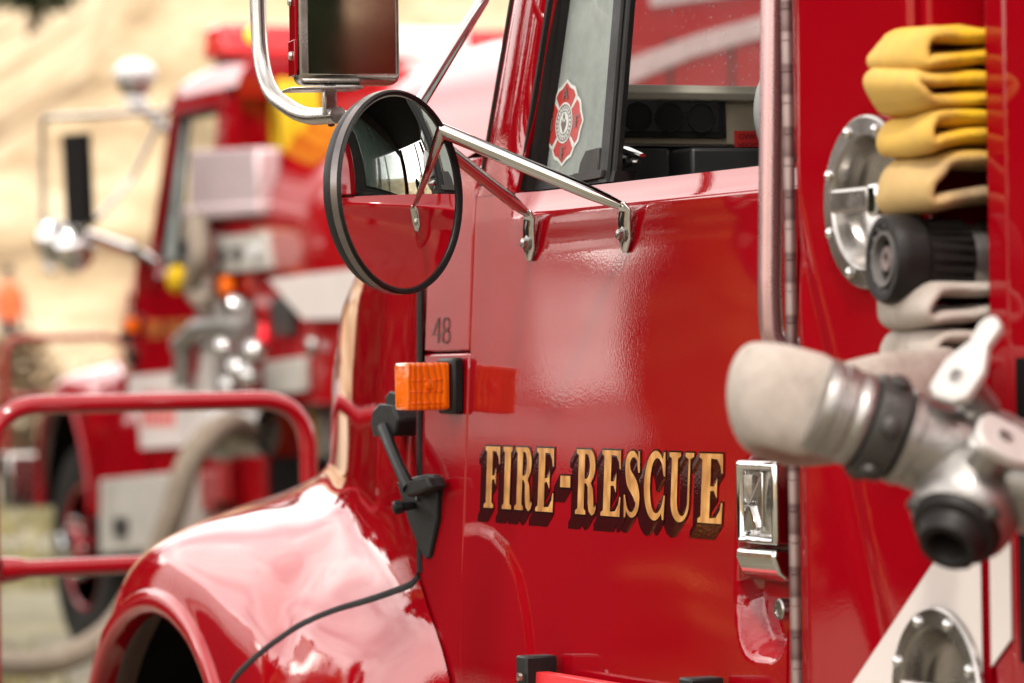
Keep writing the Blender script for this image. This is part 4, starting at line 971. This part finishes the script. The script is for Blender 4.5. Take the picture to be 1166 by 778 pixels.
# its lettering, placard and stripe
l2 = lett.copy(); C.collection.objects.link(l2); l2.parent = door2; l2.location = (0, 0, .10); l2.scale = (1, 1, 1)
del l2['label']
pl2 = q2p([(146, 428), (213, 422), (215, 508), (146, 512)], -.02, .012).build('white_placard', WHITE, door2)
bars = MB()
for k in range(6): a = 162 + k * 6.5; bars.prism([Q2(a, 446 + k * .0, -.022), Q2(a + 4, 446, -.022), Q2(a + 4, 486, -.022), Q2(a, 486, -.022)], (0, .001, 0))
bars.build('placard_print', mat('red_print', (.6, .02, .02), .5), door2)
q2p([(232, 396), (262, 362), (262, 425), (214, 508), (212, 470)], -.04, .01).build('white_stripe', WHITE, T2)
# chassis, underbody
ch = MB().box((-15.2, Y2 + 1.2, .80), (9.0, 2.1, .5)); ch.build('chassis', LINER, T2)
# pump body and lower red panels
pb = MB()
pb.prism([Q2(236, 250, .02), Q2(318, 250, .02), Q2(318, 452, .02), Q2(236, 470, .02)], (0, 2.2, 0))
pb.prism([Q2(300, 300, .03), Q2(560, 300, .03), Q2(560, 470, .03), Q2(300, 458, .03)], (0, 2.2, 0))
pb.prism([Q2(560, 300, .031), Q2(900, 300, .031), Q2(900, 520, .031), Q2(560, 470, .031)], (0, 2.2, 0))
pump = pb.build('pump_body', RED2, T2, bevel=.02)
q2p([(190, 470), (300, 462), (300, 660), (200, 670)], .12, 1.8).build('lower_body_panel', RED2, T2, bevel=.02)
# tank: elliptic barrel with domed ends
tx0 = Q2(285, 260).x; tx1 = -11.6; tk = MB(); cyc, czc, ry, rz = Y2 + 1.2, 1.98, 1.2, .92
rows = []
for (dx, k) in ((.16, .0), (.10, .5), (.04, .86), (.0, .985), (-.02, 1.0)):
    rows.append([V((tx0 - dx, cyc + math.cos(2 * PI * j / 64) * ry * max(k, .001), czc + math.sin(2 * PI * j / 64) * rz * max(k, .001))) for j in range(65)])
for x in (tx0 + 1, tx0 + 2.5, tx1): rows.append([V((x, cyc + math.cos(2 * PI * j / 64) * ry, czc + math.sin(2 * PI * j / 64) * rz)) for j in range(65)])
rows.append([V((tx1 + .15, cyc, czc))] * 65)
tk.grid(rows); tank = tk.build('water_tank', RED2, T2, ang=50)
q2p([(305, 318), (900, 245), (900, 350), (345, 364)], -.015, .02).build('tank_stripe', WHITE, T2)
PINKW = mat('pink_reflection_tone', (.48, .33, .33), .4, coat=.3)  # colour of pale bands imitating the white reflection in the windshield view
rbx = MB().box((-12.05, Y2 + 1.3, 1.95), (3.1, 2.4, 2.0)); rbd = rbx.build('rear_body', RED2, T2, bevel=.04, seg=3)  # red box added so the windshield view stays deep red
q2p([(640, 92), (708, 70), (790, 40), (890, 12), (890, 36), (790, 64), (708, 98), (640, 122)], .09, .006).build('reflection_swath', PINKW, rbd)
q2p([(740, -40), (900, -60), (900, -14), (740, 8)], .09, .006).build('reflection_swath', PINKW, rbd)
for a in (760, 830): q2p([(a, 44), (a + 3, 43), (a + 3, 250), (a, 251)], .092, .01).build('panel_gap', LINER, rbd)
# diamond plate box by the tank, grey boxes, plates
q2p([(214, 172), (292, 168), (292, 236), (214, 244)], -.02, .12).build('tread_plate_box', SILVERB, T2, bevel=.02)
q2p([(206, 236), (292, 230), (292, 244), (206, 252)], -.04, .14).build('tread_plate_shelf', SILVERB, T2, bevel=.01)
q2p([(244, 270), (300, 264), (305, 306), (246, 312)], -.03, .05).build('gauge_panel', BOXGREY, pump, bevel=.01)
for k, (a, b) in enumerate(((256, 291), (272, 289), (292, 286))): MB().lathe(Q2(a, b, -.03), (0, -1, 0), [(0, .035), (.02, .035), (.021, .001)], 20).build('gauge', DKGREY if k != 2 else BULB, pump)
for a in (250, 278): MB().lathe(Q2(a, 349, -.02), (0, -1, 0), [(-.05, .05), (.06, .05), (.08, .04), (.081, .001)], 20).build('pump_port', CHROME, pump)
q2p([(306, 340), (330, 338), (330, 382), (306, 384)], -.01, .04).build('dark_hatch', DKGREY, pump, bevel=.01)
q2p([(300, 412), (344, 406), (344, 446), (300, 450)], -.015, .04).build('grey_plate', BOXGREY, pump, bevel=.01)
MB().lathe(Q2(295, 380, -.02), (0, -1, 0), [(-.02, .045), (.02, .045), (.03, .03), (.031, .001)], 20).build('marker_lamp', REDLIT, pump)
MB().lathe(Q2(258, 327, -.02), (0, -1, 0), [(-.02, .05), (.02, .05), (.03, .035), (.031, .001)], 20).build('marker_lamp', AMBER, pump)
MB().box(Q2(355, 395, -.03), (.08, .05, .08)).build('pump_fitting', STEEL, pump, bevel=.02)
# piping
pm = MB()
for (a, b0, b1, r) in ((236, 300, 360, .05), (252, 345, 470, .035), (268, 350, 460, .03), (282, 345, 440, .035), (225, 250, 330, .06)):
    pm.tube([Q2(a, b0, -.08), Q2(a, b1, -.08)], r, 14)
pm.tube([Q2(205, 395, -.1), Q2(225, 375, -.1), Q2(262, 372, -.1), Q2(285, 375, -.1)], .05, 14)
pm.tube([Q2(208, 400, -.1), Q2(206, 440, -.1)], .04, 12)
pm.build('pump_pipe', ALU, pump)
for (a, b) in ((270, 420), (284, 428), (262, 440), (290, 400), (256, 396)): MB().ball(Q2(a, b, -.12), .05, 10).build('valve_knob', CHROME, pump)
MB().lathe(Q2(282, 492, -.1), (-.6, -.5, .0), [(-.1, .11), (.05, .11), (.08, .13), (.16, .13), (.18, .10)], 24).build('suction_inlet', STEEL, pump)
q2p([(112, 546), (196, 538), (196, 622), (112, 632)], -.13, .5).build('battery_box', BOXGREY, T2, bevel=.02)
q2p([(128, 590), (143, 590), (143, 610), (128, 610)], -.145, .02).build('box_latch', DKGREY, T2)
q2p([(330, 575), (372, 560), (372, 640), (330, 650)], .1, .3).build('grey_fitting_box', BOXGREY, T2, bevel=.02)
# cab side sheet and back
# light bar on its roof
lbx = Q2(282, 45, .5)
def L2(px, py, y): return ony(px, py, y)
Yb = Y2 + .25
bar0 = L2(256, 40, Yb); xb = bar0.x
bw = 1.95
lbz0, lbz1 = 2.93, 3.10
lbz = MB().box((xb, Yb + bw / 2, L2(300, 62, Yb).z), (.30, bw, .07)); lbar = lbz.build('light_bar', DKGREY, T2, bevel=.01)
def lensbox(y0, y1, m, nm):
    zA, zB = L2(300, 57, Yb).z, L2(300, 18, Yb).z
    MB().prism([V((xb - .17, y0, zA)), V((xb + .17, y0, zA)), V((xb + .13, y0, zB)), V((xb - .13, y0, zB))], (0, y1 - y0, 0)).build(nm, m, lbar, bevel=.03, seg=3)
lensbox(Yb - .06, Yb + .80, REDLENS, 'red_lens'); lensbox(Yb + .805, Yb + 1.20, CLEARLENS, 'clear_lens'); lensbox(Yb + 1.205, Yb + bw, REDLENS, 'red_lens')
MB().ball(L2(289, 40, Yb - .10), .04, 10).build('lit_bulb', AMBERLIT, lbar)
for yy in (Yb + .1, Yb + bw - .1): MB().box((xb, yy, L2(300, 72, Yb).z - .05), (.1, .06, .22)).build('bar_foot', DKGREY, lbar)
# white dome lamp / horn on the roof edge
dp = ony(154, 84, Y2 + .1)
hn = MB().ball(dp, .105, 16, (1, 1, .72)).build('spot_lamp', BULB, T2)
MB().lathe(dp + V((0, 0, -.16)), (0, 0, 1), [(0, .06), (.05, .05), (.07, .08), (.12, .085)], 20).build('lamp_base', STEEL, hn)
MB().tube([dp + V((0, 0, -.15)), dp + V((.2, .12, -.30))], .03, 10).build('lamp_bracket', STEEL, hn)
# its mirrors
ym = Y2 - .50
def X2(px, py): return ony(px, py, ym)
ma = MB().tube(round_path([Q2(190, 127, .12), X2(120, 131), X2(48, 135), X2(50, 300), X2(60, 312)], .10, 8), .014, 12); mar = ma.build('mirror_arm', STEEL, T2)
MB().tube([X2(85, 262), Q2(150, 285, -.02), Q2(180, 302, -.02)], [.02, .032, .028], 12).build('mirror_arm', CHROME, T2)
MB().tube([Q2(186, 130, .08), Q2(150, 205, -.05), X2(110, 250), X2(88, 268)], .013, 12).build('mirror_arm', STEEL, T2)
MB().prism([X2(70, 153), X2(96, 151), X2(101, 256), X2(75, 259)], (-.06, .05, 0)).build('flat_mirror', LINER, T2, bevel=.01)
cm = MB().ball(X2(84, 284), .105, 16, (.6, .95, 1.05)).build('convex_mirror', CHROME, T2)
MB().ball(X2(70, 274) + V((-.12, 0, 0)), .10, 14, (.5, .9, 1.1)).build('convex_mirror', CHROME, T2)

# ---- things on and by the truck behind
def coil(name, label, cat, c, ax, R, r, turns, m, group=None, extra=None):
    t = thing(name, label, cat, V(c) - V((0, 0, R)), group)
    ax = V(ax).normalized(); a = V((0, 0, 1)); e1 = (a - ax * a.dot(ax)).normalized(); e2 = ax.cross(e1); mb = MB()
    for k in range(turns):
        rr_ = R - r * .9 * (k % 3); o = V(c) + ax * (r * 1.7 * (k // 3))
        mb.tube([o + (e1 * math.cos(2 * PI * j / 40) + e2 * math.sin(2 * PI * j / 40)) * rr_ for j in range(40)], r, 10, closed=True)
    mb.build('hose_coil', m, t, ang=70); return t
coil('coiled_hose', 'bright yellow hose coil hung behind the cab of the truck in the background', 'hose', ony(322, 170, Y2 + .25), (.25, 1, 0), .29, .035, 9, YEL)
yd = coil('hose_roll', 'yellow roll of hose with pale outer rim low behind the red brush guard', 'hose roll', ony(366, 510, Y2 + .35), (.15, 1, 0), .17, .05, 9, YEL)
oc2 = ony(357, 508, Y2 + .30)
MB().lathe(oc2, (.15, 1, 0), [(0, .17), (-.02, .20), (-.02, .235), (.03, .25), (.16, .25), (.18, .22)], 40).build('pale_rim', BOXGREY, yd)
MB().lathe(oc2, (.15, 1, 0), [(.02, .165), (.0, .12), (.0, .001)], 40).build('yellow_core', YEL, yd)
hs = MB(); hp = spl([Q2(282, 492, -.18), Q2(262, 484, -.35), Q2(238, 496, -.5), Q2(214, 530, -.6), Q2(198, 580, -.65), Q2(180, 630, -.7), Q2(158, 672, -.8), Q2(128, 716, -1.0), Q2(88, 744, -1.2), Q2(40, 756, -1.3), Q2(-10, 752, -1.2), Q2(-60, 738, -1.0)], 8)
for p in hp: p.z = max(p.z, .07)
hs.tube(hp, .055, 18)
ho = hs.build('suction_hose', HOSE_TAN, None, ang=70); tag(ho, 'thick tan suction hose drooping from the pump of the truck behind down onto the gravel', 'hose')
# hanging brown hose bundle and yellow strap on the cab rear
hb3 = MB().tube(spl([Q2(224, 250, -.1), Q2(228, 290, -.14), Q2(222, 330, -.12), Q2(240, 348, -.1)], 6), .05, 14); h3 = hb3.build('draped_hose', HOSE_TAN); tag(h3, 'short brown hose draped down behind the cab of the truck in the background', 'hose')
yb3 = MB().ball(Q2(202, 318, -.12), .075, 10, (1, .7, .9)); y3 = yb3.build('yellow_bag', YEL); tag(y3, 'small yellow bundle hanging below the window of the blurred truck', 'bundle')

# ================================================================== SETTING
def terrain(x, y):
    dx, dy = x + 4.0, y; r = math.hypot(dx, dy); az = math.degrees(math.atan2(dy, -dx))   # 0 = straight ahead of the trucks, + to their right
    z = .04 * noise.noise(V((x * .25, y * .25, 0))) * min(1, r / 10) + .012 * noise.noise(V((x * 1.6, y * 1.6, 4)))
    # ridge height by azimuth
    ridge = 3.5 + 26 * sstep(15.0, 27, az) - 6 * sstep(95, 170, az) + 5.0 * sstep(-10, -60, az) * 0
    ridge = 2.2 + 2.4 * sstep(13.6, 17.0, az) + 4.5 * sstep(16.6, 18.5, az)
    if az > 90 or az < -120: ridge = 5
    r0_ = 46
    if r > r0_:
        k = sstep(r0_, r0_ + 9, r); bench = 1.3 * k
        s = max(0, r - (r0_ + 12)); z += bench + min(.62 * s, ridge + .12 * s if s * .62 > ridge else 1e9) + (.9 * noise.noise(V((x * .05, y * .05, 2))) + .35 * noise.noise(V((x * .17, y * .17, 5)))) * k
    return z
tv, tf = [], []
rads = [0, 2, 4, 6, 8, 10, 12.5, 15, 17, 19, 21, 24, 27, 30, 34, 38, 42, 45, 47, 49, 51, 53, 55, 57, 59, 61, 63, 65, 68, 71, 75, 80, 86, 93, 102, 115, 140, 190, 300, 600, 1400]
NA = 240
for r in rads:
    for j in range(NA):
        a = 2 * PI * j / NA; x = -4 - math.cos(a) * r; y = math.sin(a) * r; tv.append(V((x, y, terrain(x, y) if r > 0 else 0)))
for i in range(len(rads) - 1):
    for j in range(NA): tf.append((i * NA + j, i * NA + (j + 1) % NA, (i + 1) * NA + (j + 1) % NA, (i + 1) * NA + j))
def groundmat():
    m, nt, N, L, P = _nt('gravel_and_dry_hill')
    tc = N.new('ShaderNodeTexCoord'); sp = N.new('ShaderNodeSeparateXYZ'); L.new(tc.outputs['Object'], sp.inputs[0])
    n1 = noise_node(nt, 28, 8, .75); n2 = noise_node(nt, .16, 7, .7); n3 = noise_node(nt, .12, 8, .65, stretch=(1, 1, 3)); n4 = noise_node(nt, .35, 8, .72)
    g = ramp(nt, n1.outputs['Fac'], [(.3, (.14, .125, .11)), (.5, (.27, .245, .21)), (.7, (.40, .37, .32))])
    gg = ramp(nt, n2.outputs['Fac'], [(.42, (.36, .32, .27)), (.52, (.17, .16, .08)), (.64, (.33, .29, .13))])
    mx = N.new('ShaderNodeMix'); mx.data_type = 'RGBA'; mx.inputs['Factor'].default_value = .5; L.new(g.outputs['Color'], mx.inputs[6]); L.new(gg.outputs['Color'], mx.inputs[7])
    n5 = noise_node(nt, .8, 9, .85); r5 = ramp(nt, n5.outputs['Fac'], [(.36, (.40, .37, .33)), (.56, (1, 1, 1))])
    m5 = N.new('ShaderNodeMix'); m5.data_type = 'RGBA'; m5.blend_type = 'MULTIPLY'; m5.inputs['Factor'].default_value = .8; L.new(mx.outputs[2], m5.inputs[6]); L.new(r5.outputs['Color'], m5.inputs[7]); mx = m5
    h = ramp(nt, n3.outputs['Fac'], [(.36, (.20, .135, .08)), (.45, (.40, .30, .18)), (.56, (.54, .44, .30)), (.7, (.57, .48, .34))])
    h2 = ramp(nt, n4.outputs['Fac'], [(.32, (.48, .38, .30)), (.52, (1, 1, 1))])
    mh = N.new('ShaderNodeMix'); mh.data_type = 'RGBA'; mh.blend_type = 'MULTIPLY'; mh.inputs['Factor'].default_value = .8; L.new(h.outputs['Color'], mh.inputs[6]); L.new(h2.outputs['Color'], mh.inputs[7])
    mr = N.new('ShaderNodeMapRange'); mr.inputs['From Min'].default_value = .3; mr.inputs['From Max'].default_value = 1.2; L.new(sp.outputs['Z'], mr.inputs['Value'])
    m2 = N.new('ShaderNodeMix'); m2.data_type = 'RGBA'; L.new(mr.outputs['Result'], m2.inputs['Factor']); L.new(mx.outputs[2], m2.inputs[6]); L.new(mh.outputs[2], m2.inputs[7])
    L.new(m2.outputs[2], P.inputs['Base Color']); P.inputs['Roughness'].default_value = .95; P.inputs['Specular IOR Level'].default_value = .15
    bump(nt, n1.outputs['Fac'], .6, .03, P.inputs['Normal']); return m
gmesh = MB().add(tv, tf); go = gmesh.build('ground', groundmat(), None, ang=180); go['kind'] = 'structure'

gw = MB(); rw = random.Random(5)
for k in range(2600):
    D = rw.uniform(13, 42); px = rw.uniform(-150, 420); p = atd(px, 430, D); x, y = p.x, p.y; z = terrain(x, y)
    if noise.noise(V((x * .35, y * .35, 8))) < -.05: continue
    for b in range(7):
        a = rw.uniform(0, 6.28); l = rw.uniform(.05, .20); d = V((math.cos(a), math.sin(a), 0)); sd_ = V((-d.y, d.x, 0)) * .012; o = V((x, y, z - .01)) + d * rw.uniform(0, .08)
        gw.add([o - sd_, o + sd_, o + d * l * .5 + V((0, 0, l))], [(0, 1, 2)])
go2 = gw.build('weeds', mat('dry_green_weed', (.23, .20, .085), .8, var=.5, vscale=.6), None, smooth=False, recalc=False); go2['kind'] = 'stuff'; go2['label'] = 'dry green weeds scattered over the gravel yard'; go2['category'] = 'weeds'
# trees
LEAF = mat('dark_conifer_leaf', (.045, .065, .030), .7, var=.5, vscale=3); BARK = mat('bark', (.12, .085, .06), .9, var=.3)
LEAF2 = mat('dry_bush_leaf', (.22, .14, .07), .8, var=.4, vscale=3)
def tree(label, x, y, h, w, n=900, shape='cone', leaf=LEAF, name='pine_tree', cat='tree', group=None, size=.28):
    z0 = terrain(x, y) - .1; t = thing(name, label, cat, (x, y, z0), group); rnd = random.Random(int(x * 31 + y * 17))
    if shape == 'cone':
        MB().tube([(x, y, z0), (x + .02 * h, y, z0 + h * .5), (x, y, z0 + h * .97)], [h * .022, h * .013, .02], 8).build('trunk', BARK, t)
    else:
        tb = MB()
        for k in range(6):
            a = rnd.random() * 6.28; tb.tube([(x, y, z0), (x + math.cos(a) * w * .25, y + math.sin(a) * w * .25, z0 + h * .4), (x + math.cos(a) * w * .4, y + math.sin(a) * w * .4, z0 + h * .8)], [.05, .03, .012], 6)
        tb.build('stem', BARK, t)
    cr = MB()
    for k in range(n):
        u = rnd.random(); a = rnd.random() * 6.283
        if shape == 'cone':
            zz = .12 + .88 * u ** 1.25; rad = w * .5 * (1 - zz) * (.55 + .45 * math.sin(zz * 46 + a * 2)) + .08; rad *= rnd.random() ** .45
        else:
            zz = .15 + .85 * u; rad = w * .5 * math.sin(PI * min(1, zz * .85 + .1)) * (.6 + .5 * noise.noise(V((math.cos(a) * 1.5, math.sin(a) * 1.5, zz * 3)))) * rnd.random() ** .4
        c = V((x + math.cos(a) * rad, y + math.sin(a) * rad, z0 + zz * h)); s = size * (.6 + rnd.random() * .8)
        d1 = V((rnd.uniform(-1, 1), rnd.uniform(-1, 1), rnd.uniform(-.7, .4))).normalized(); d2 = d1.cross(V((rnd.random(), rnd.random(), 1))).normalized()
        cr.add([c, c + d1 * s * .5 + d2 * s * .35, c + d1 * s, c + d1 * s * .5 - d2 * s * .35], [(0, 1, 2, 3)])
    cr.build('crown' if shape == 'cone' else 'foliage', leaf, t, smooth=False, recalc=False); return t
def polar(az, r): a = math.radians(az); return -4 - math.cos(a) * r, math.sin(a) * r

HEDGE = mat('deep_green_leaf', (.016, .022, .010), .8, var=.5, vscale=3, spec=.1)  # extra dark leaf for the unseen shrubs and firs added below
for k in range(26):  # unseen shrubs added to darken reflections low on the door
    az = -66 + k * 2.3 + (k * 37 % 10) * .12; x, y = polar(az, 16 + (k * 53 % 10) * .35)
    tree('unseen dark shrub added to darken reflections in the door', x, y, 2.0 + (k * 29 % 10) * .07, 1.9, 900, 'bush', HEDGE, 'reflection_shrub', 'shrub', 'unseen shrubs added in a row for the reflections', .34)
for k in range(26):  # unseen firs added to keep reflections in pillar and body dark
    az = -70 + k * 3.0; x, y = polar(az, 23 + (k * 41 % 10) * .5)
    tree('unseen dark fir added to darken reflections in the red paint', x, y, 4.6 + (k * 23 % 10) * .22, 4.0, 1100, 'cone', HEDGE, 'reflection_fir', 'tree', 'unseen firs added behind the shrubs for the reflections', .62)
# pale truck out of view, read off the door's reflection and shaped to brighten it
def svc():
    pa = V((-4.88 - 8.26, -3.57, 0)); pb = V((-4.2 - 8.04, -4.05, 0)); t = V((.20, -.98, 0)).normalized(); n = V((.98, .20, 0)).normalized()
    o = (pa + pb) / 2; root = thing('service_truck', 'pale boxy service truck added out of view, its rear panels shaped for the door reflection', 'truck', o - n * 1.5)
    def W(a, d, z): return o + t * a - n * d + V((0, 0, z))
    def slabp(a0, a1, z0, z1, d0, d1): return MB().prism([W(a0, d0, z0), W(a1, d0, z0), W(a1, d0, z1), W(a0, d0, z1)], -n * (d1 - d0))
    PALE = mat('bright_aluminium_panel', (.92, .90, .88), .25, .9); MID = mat('satin_panel', (.90, .80, .77), .3, .8)
    slabp(-2.22, .0, .55, 2.72, .20, 3.2).build('body', mat('pinkish_body', (.86, .74, .70), .35, .5), root, bevel=.03)
    MB().prism([W(-.38, 0, 2.22), W(-.12, 0, 2.22), W(-.12, .17, 2.60), W(-.38, .17, 2.60)], -n * .02).build('rear_panel', PALE, root); MB().prism([W(-.38, 0, 1.70), W(-.12, 0, 1.70), W(-.12, .11, 2.19), W(-.38, .11, 2.19)], -n * .1).build('rear_panel', MID, root)  # panels leaned back to mirror bright sky into the door
    slabp(-.62, .03, 1.53, 1.64, -.01, .02).build('rear_rail', PALE, root)
    slabp(-.50, -.42, 1.8, 2.5, 0, .02).build('rear_panel', MID, root); slabp(-2.1, -.56, 1.66, 2.5, 0, .02).build('rear_panel', PALE, root)
    slabp(-2.2, .06, .50, 1.45, -.015, .02).build('tailgate', BLACK, root)
    slabp(-2.1, -.05, .62, 2.3, 3.25, 4.9).build('cab', mat('faded_red_body', (.20, .045, .04), .5), root, bevel=.08)
    for a in (-2.0, -.15):
        for d in (.9, 4.1): MB().lathe(W(a, d, .45), t, [(-.14, .2), (-.14, .42), (-.1, .45), (.1, .45), (.14, .42), (.14, .2)], 28).build('wheel', TYRE, root)
    b = W(.42, .3, 0); return b
bb = svc(); tree('golden dry bush behind the service truck', bb.x, bb.y, 2.7, 1.0, 700, 'bush', mat('golden_leaf', (.42, .20, .04), .8, var=.5), 'dry_bush', 'bush', None, .16)
for k in range(9):  # unseen conifers added behind the camera for chrome and mirrors to reflect
    x, y = polar(-120 - k * 15, 30 + (k * 31 % 7)); tree('unseen conifer added to show dark in chrome and mirrors', x, y, 9 + k % 3, 4.5, 1500, 'cone', LEAF, 'pine_tree', 'tree', 'unseen conifers added for the reflections', .5)
def groundat(px, py, D):
    p = atd(px, py, D); return V((p.x, p.y, terrain(p.x, p.y)))
gb = groundat(22, 430, 52); tree('low brown dry bush at the foot of the hill beyond the second truck', gb.x, gb.y, 1.9, 2.6, 900, 'bush', LEAF2, 'dry_bush', 'bush', None, .2)
def person(o, label, yaw):
    root = thing('person', label, 'person', o); c, s_ = math.cos(yaw), math.sin(yaw)
    J_ = dict(pel=(0, 0, .95, .15), spine=(0, 0, 1.15, .14), chest=(0, 0, 1.36, .165), neck=(0, 0, 1.50, .06), head=(.02, 0, 1.60, .085), top=(.02, 0, 1.72, .07),
              hl=(0, .10, .90, .10), kl=(.03, .12, .50, .07), al=(0, .13, .09, .05), tl=(.14, .14, .04, .04), hr=(0, -.10, .90, .10), kr=(.04, -.13, .50, .07), ar=(-.02, -.15, .09, .05), tr=(.12, -.16, .04, .04),
              sl=(0, .20, 1.42, .065), el=(.02, .27, 1.13, .05), wl=(.14, .25, .90, .035), fl=(.18, .24, .82, .03), sr=(0, -.20, 1.42, .065), er=(-.02, -.28, 1.13, .05), wr=(.10, -.26, .90, .035), fr=(.14, -.25, .82, .03))
    E_ = 'pel spine,spine chest,chest neck,neck head,head top,pel hl,hl kl,kl al,al tl,pel hr,hr kr,kr ar,ar tr,chest sl,sl el,el wl,wl fl,chest sr,sr er,er wr,wr fr'
    ks = list(J_); me = bpy.data.meshes.new('body'); me.from_pydata([(J_[k][0] * c - J_[k][1] * s_, J_[k][0] * s_ + J_[k][1] * c, J_[k][2]) for k in ks], [[ks.index(q) for q in e.split()] for e in E_.split(',')], [])
    b = bpy.data.objects.new('body', me); C.collection.objects.link(b); b.parent = root; b.modifiers.new('skin', 'SKIN'); me.update()
    for i, k in enumerate(ks): me.skin_vertices[0].data[i].radius = (J_[k][3],) * 2
    me.skin_vertices[0].data[0].use_root = True
    sd = b.modifiers.new('sub', 'SUBSURF'); sd.levels = 1; sd.render_levels = 2
    m, nt, N, L, P = _nt('skin_and_work_clothes'); tc = N.new('ShaderNodeTexCoord'); sp = N.new('ShaderNodeSeparateXYZ'); L.new(tc.outputs['Object'], sp.inputs[0])
    mr = N.new('ShaderNodeMath'); mr.operation = 'MULTIPLY'; mr.inputs[1].default_value = .5; L.new(sp.outputs['Z'], mr.inputs[0])
    r = ramp(nt, mr.outputs[0], [(0, (.03, .03, .03)), (.06, (.05, .05, .07)), (.47, (.05, .05, .07)), (.475, (.34, .20, .12)), (.755, (.34, .20, .14))]); r.color_ramp.interpolation = 'CONSTANT'
    L.new(r.outputs['Color'], P.inputs['Base Color']); P.inputs['Roughness'].default_value = .7; me.materials.append(m)
    vb = MB(); rows = []
    for z, rx, ry in ((.92, .165, .20), (1.0, .16, .195), (1.2, .165, .20), (1.36, .185, .235), (1.45, .14, .20), (1.50, .085, .10)):
        rows.append([V((o.x, o.y, o.z)) + V(((rx * math.cos(a)) * c - ry * math.sin(a) * s_, rx * math.cos(a) * s_ + ry * math.sin(a) * c, z)) for a in [2 * PI * q / 24 for q in range(25)]])
    vb.grid(rows).build('orange_vest', mat('orange_vest', (.62, .13, .04), .7), root)
    MB().ball(o + V((.0, 0, 1.68)), .095, 12, (1.05, .95, .95)).build('hair', mat('dark_hair', (.02, .014, .01), .7), root)
for (px, D, lab, yw) in ((9, 60, 'person in an orange vest standing at the foot of the hill at the left edge', .4),):
    person(groundat(px, 300, D), lab, yw)
for k in range(13):  # more unseen conifers, added to darken the flat mirror
    x, y = polar(163 + k * 3.0, 34 + (k * 37 % 8)); tree('unseen conifer added to show dark in chrome and mirrors', x, y, 9 + (k * 3 % 5), 4.8, 1300, 'cone', LEAF, 'pine_tree', 'tree', 'unseen conifers added for the reflections', .6)
gc = groundat(9, 440, 53); tc_ = thing('traffic_cone', 'small orange traffic cone on the bank beside the brown dry bush', 'traffic cone', gc)
MB().lathe(gc + V((0, 0, .03)), (0, 0, 1), [(0, .19), (.03, .18), (.60, .05), (.66, .035), (.66, .02)], 24).build('cone', mat('cone_orange', (.62, .14, .03), .55), tc_)
MB().box(gc + V((0, 0, .015)), (.5, .5, .04)).build('base', mat('cone_base', (.62, .14, .03), .6), tc_, bevel=.01)
MB().lathe(gc + V((0, 0, .33)), (0, 0, 1), [(0, .126), (.12, .105)], 24, caps=False).build('white_band', WHITE, tc_)
x, y = polar(15.9, 100); tree('dark conifer on the skyline at the top left corner of the photo', x, y, 9, 6, 1800, 'cone', LEAF, 'pine_tree', 'tree', None, .55)
# ================================================================== LIGHT
w = bpy.data.worlds.new('World'); C.world = w; w.use_nodes = True
nt = w.node_tree; N, L = nt.nodes, nt.links; bg = N['Background']
sky = N.new('ShaderNodeTexSky'); sky.sky_type = 'NISHITA'; sky.sun_disc = False
SUN = V((.62, -.38, 1.05)).normalized()
sky.sun_elevation = math.asin(SUN.z); sky.sun_rotation = math.atan2(SUN.x, SUN.y)
sky.air_density = 1.0; sky.dust_density = 6.0; sky.ozone_density = .6; sky.altitude = 300
tc = N.new('ShaderNodeTexCoord'); cn = N.new('ShaderNodeTexNoise'); cn.inputs['Scale'].default_value = 2.2; cn.inputs['Detail'].default_value = 8; cn.inputs['Roughness'].default_value = .62
mp = N.new('ShaderNodeMapping'); mp.inputs['Scale'].default_value = (1, 1, 2.6); L.new(tc.outputs['Generated'], mp.inputs['Vector']); L.new(mp.outputs['Vector'], cn.inputs['Vector'])
cr_ = ramp(nt, cn.outputs['Fac'], [(.36, (.35, .35, .35)), (.62, (1, 1, 1))])
mx = N.new('ShaderNodeMix'); mx.data_type = 'RGBA'; L.new(cr_.outputs['Color'], mx.inputs['Factor']); L.new(sky.outputs['Color'], mx.inputs[6]); mx.inputs[7].default_value = (30, 28.6, 27, 1)
sxyz = N.new('ShaderNodeSeparateXYZ'); L.new(tc.outputs['Generated'], sxyz.inputs[0])
hz = N.new('ShaderNodeMapRange'); hz.inputs['From Min'].default_value = .04; hz.inputs['From Max'].default_value = .65; hz.inputs['To Min'].default_value = 1.55; hz.inputs['To Max'].default_value = .72; L.new(sxyz.outputs['Z'], hz.inputs['Value'])
vm = N.new('ShaderNodeVectorMath'); vm.operation = 'SCALE'; L.new(mx.outputs[2], vm.inputs[0]); L.new(hz.outputs['Result'], vm.inputs['Scale'])
L.new(vm.outputs['Vector'], bg.inputs['Color']); bg.inputs['Strength'].default_value = .118
sl_ = bpy.data.lights.new('sun', 'SUN'); sl_.energy = 3.0; sl_.angle = math.radians(6); sl_.color = (1, .95, .87)
so = bpy.data.objects.new('sun', sl_); C.collection.objects.link(so); so.rotation_euler = SUN.to_track_quat('Z', 'Y').to_euler(); so.location = (0, 0, 30)
C.view_settings.view_transform = 'Standard'; C.view_settings.look = 'None'; C.view_settings.exposure = 0
C.cycles.use_denoising = True; C.cycles.max_bounces = 10; C.cycles.transparent_max_bounces = 12; C.cycles.caustics_reflective = False; C.cycles.caustics_refractive = False
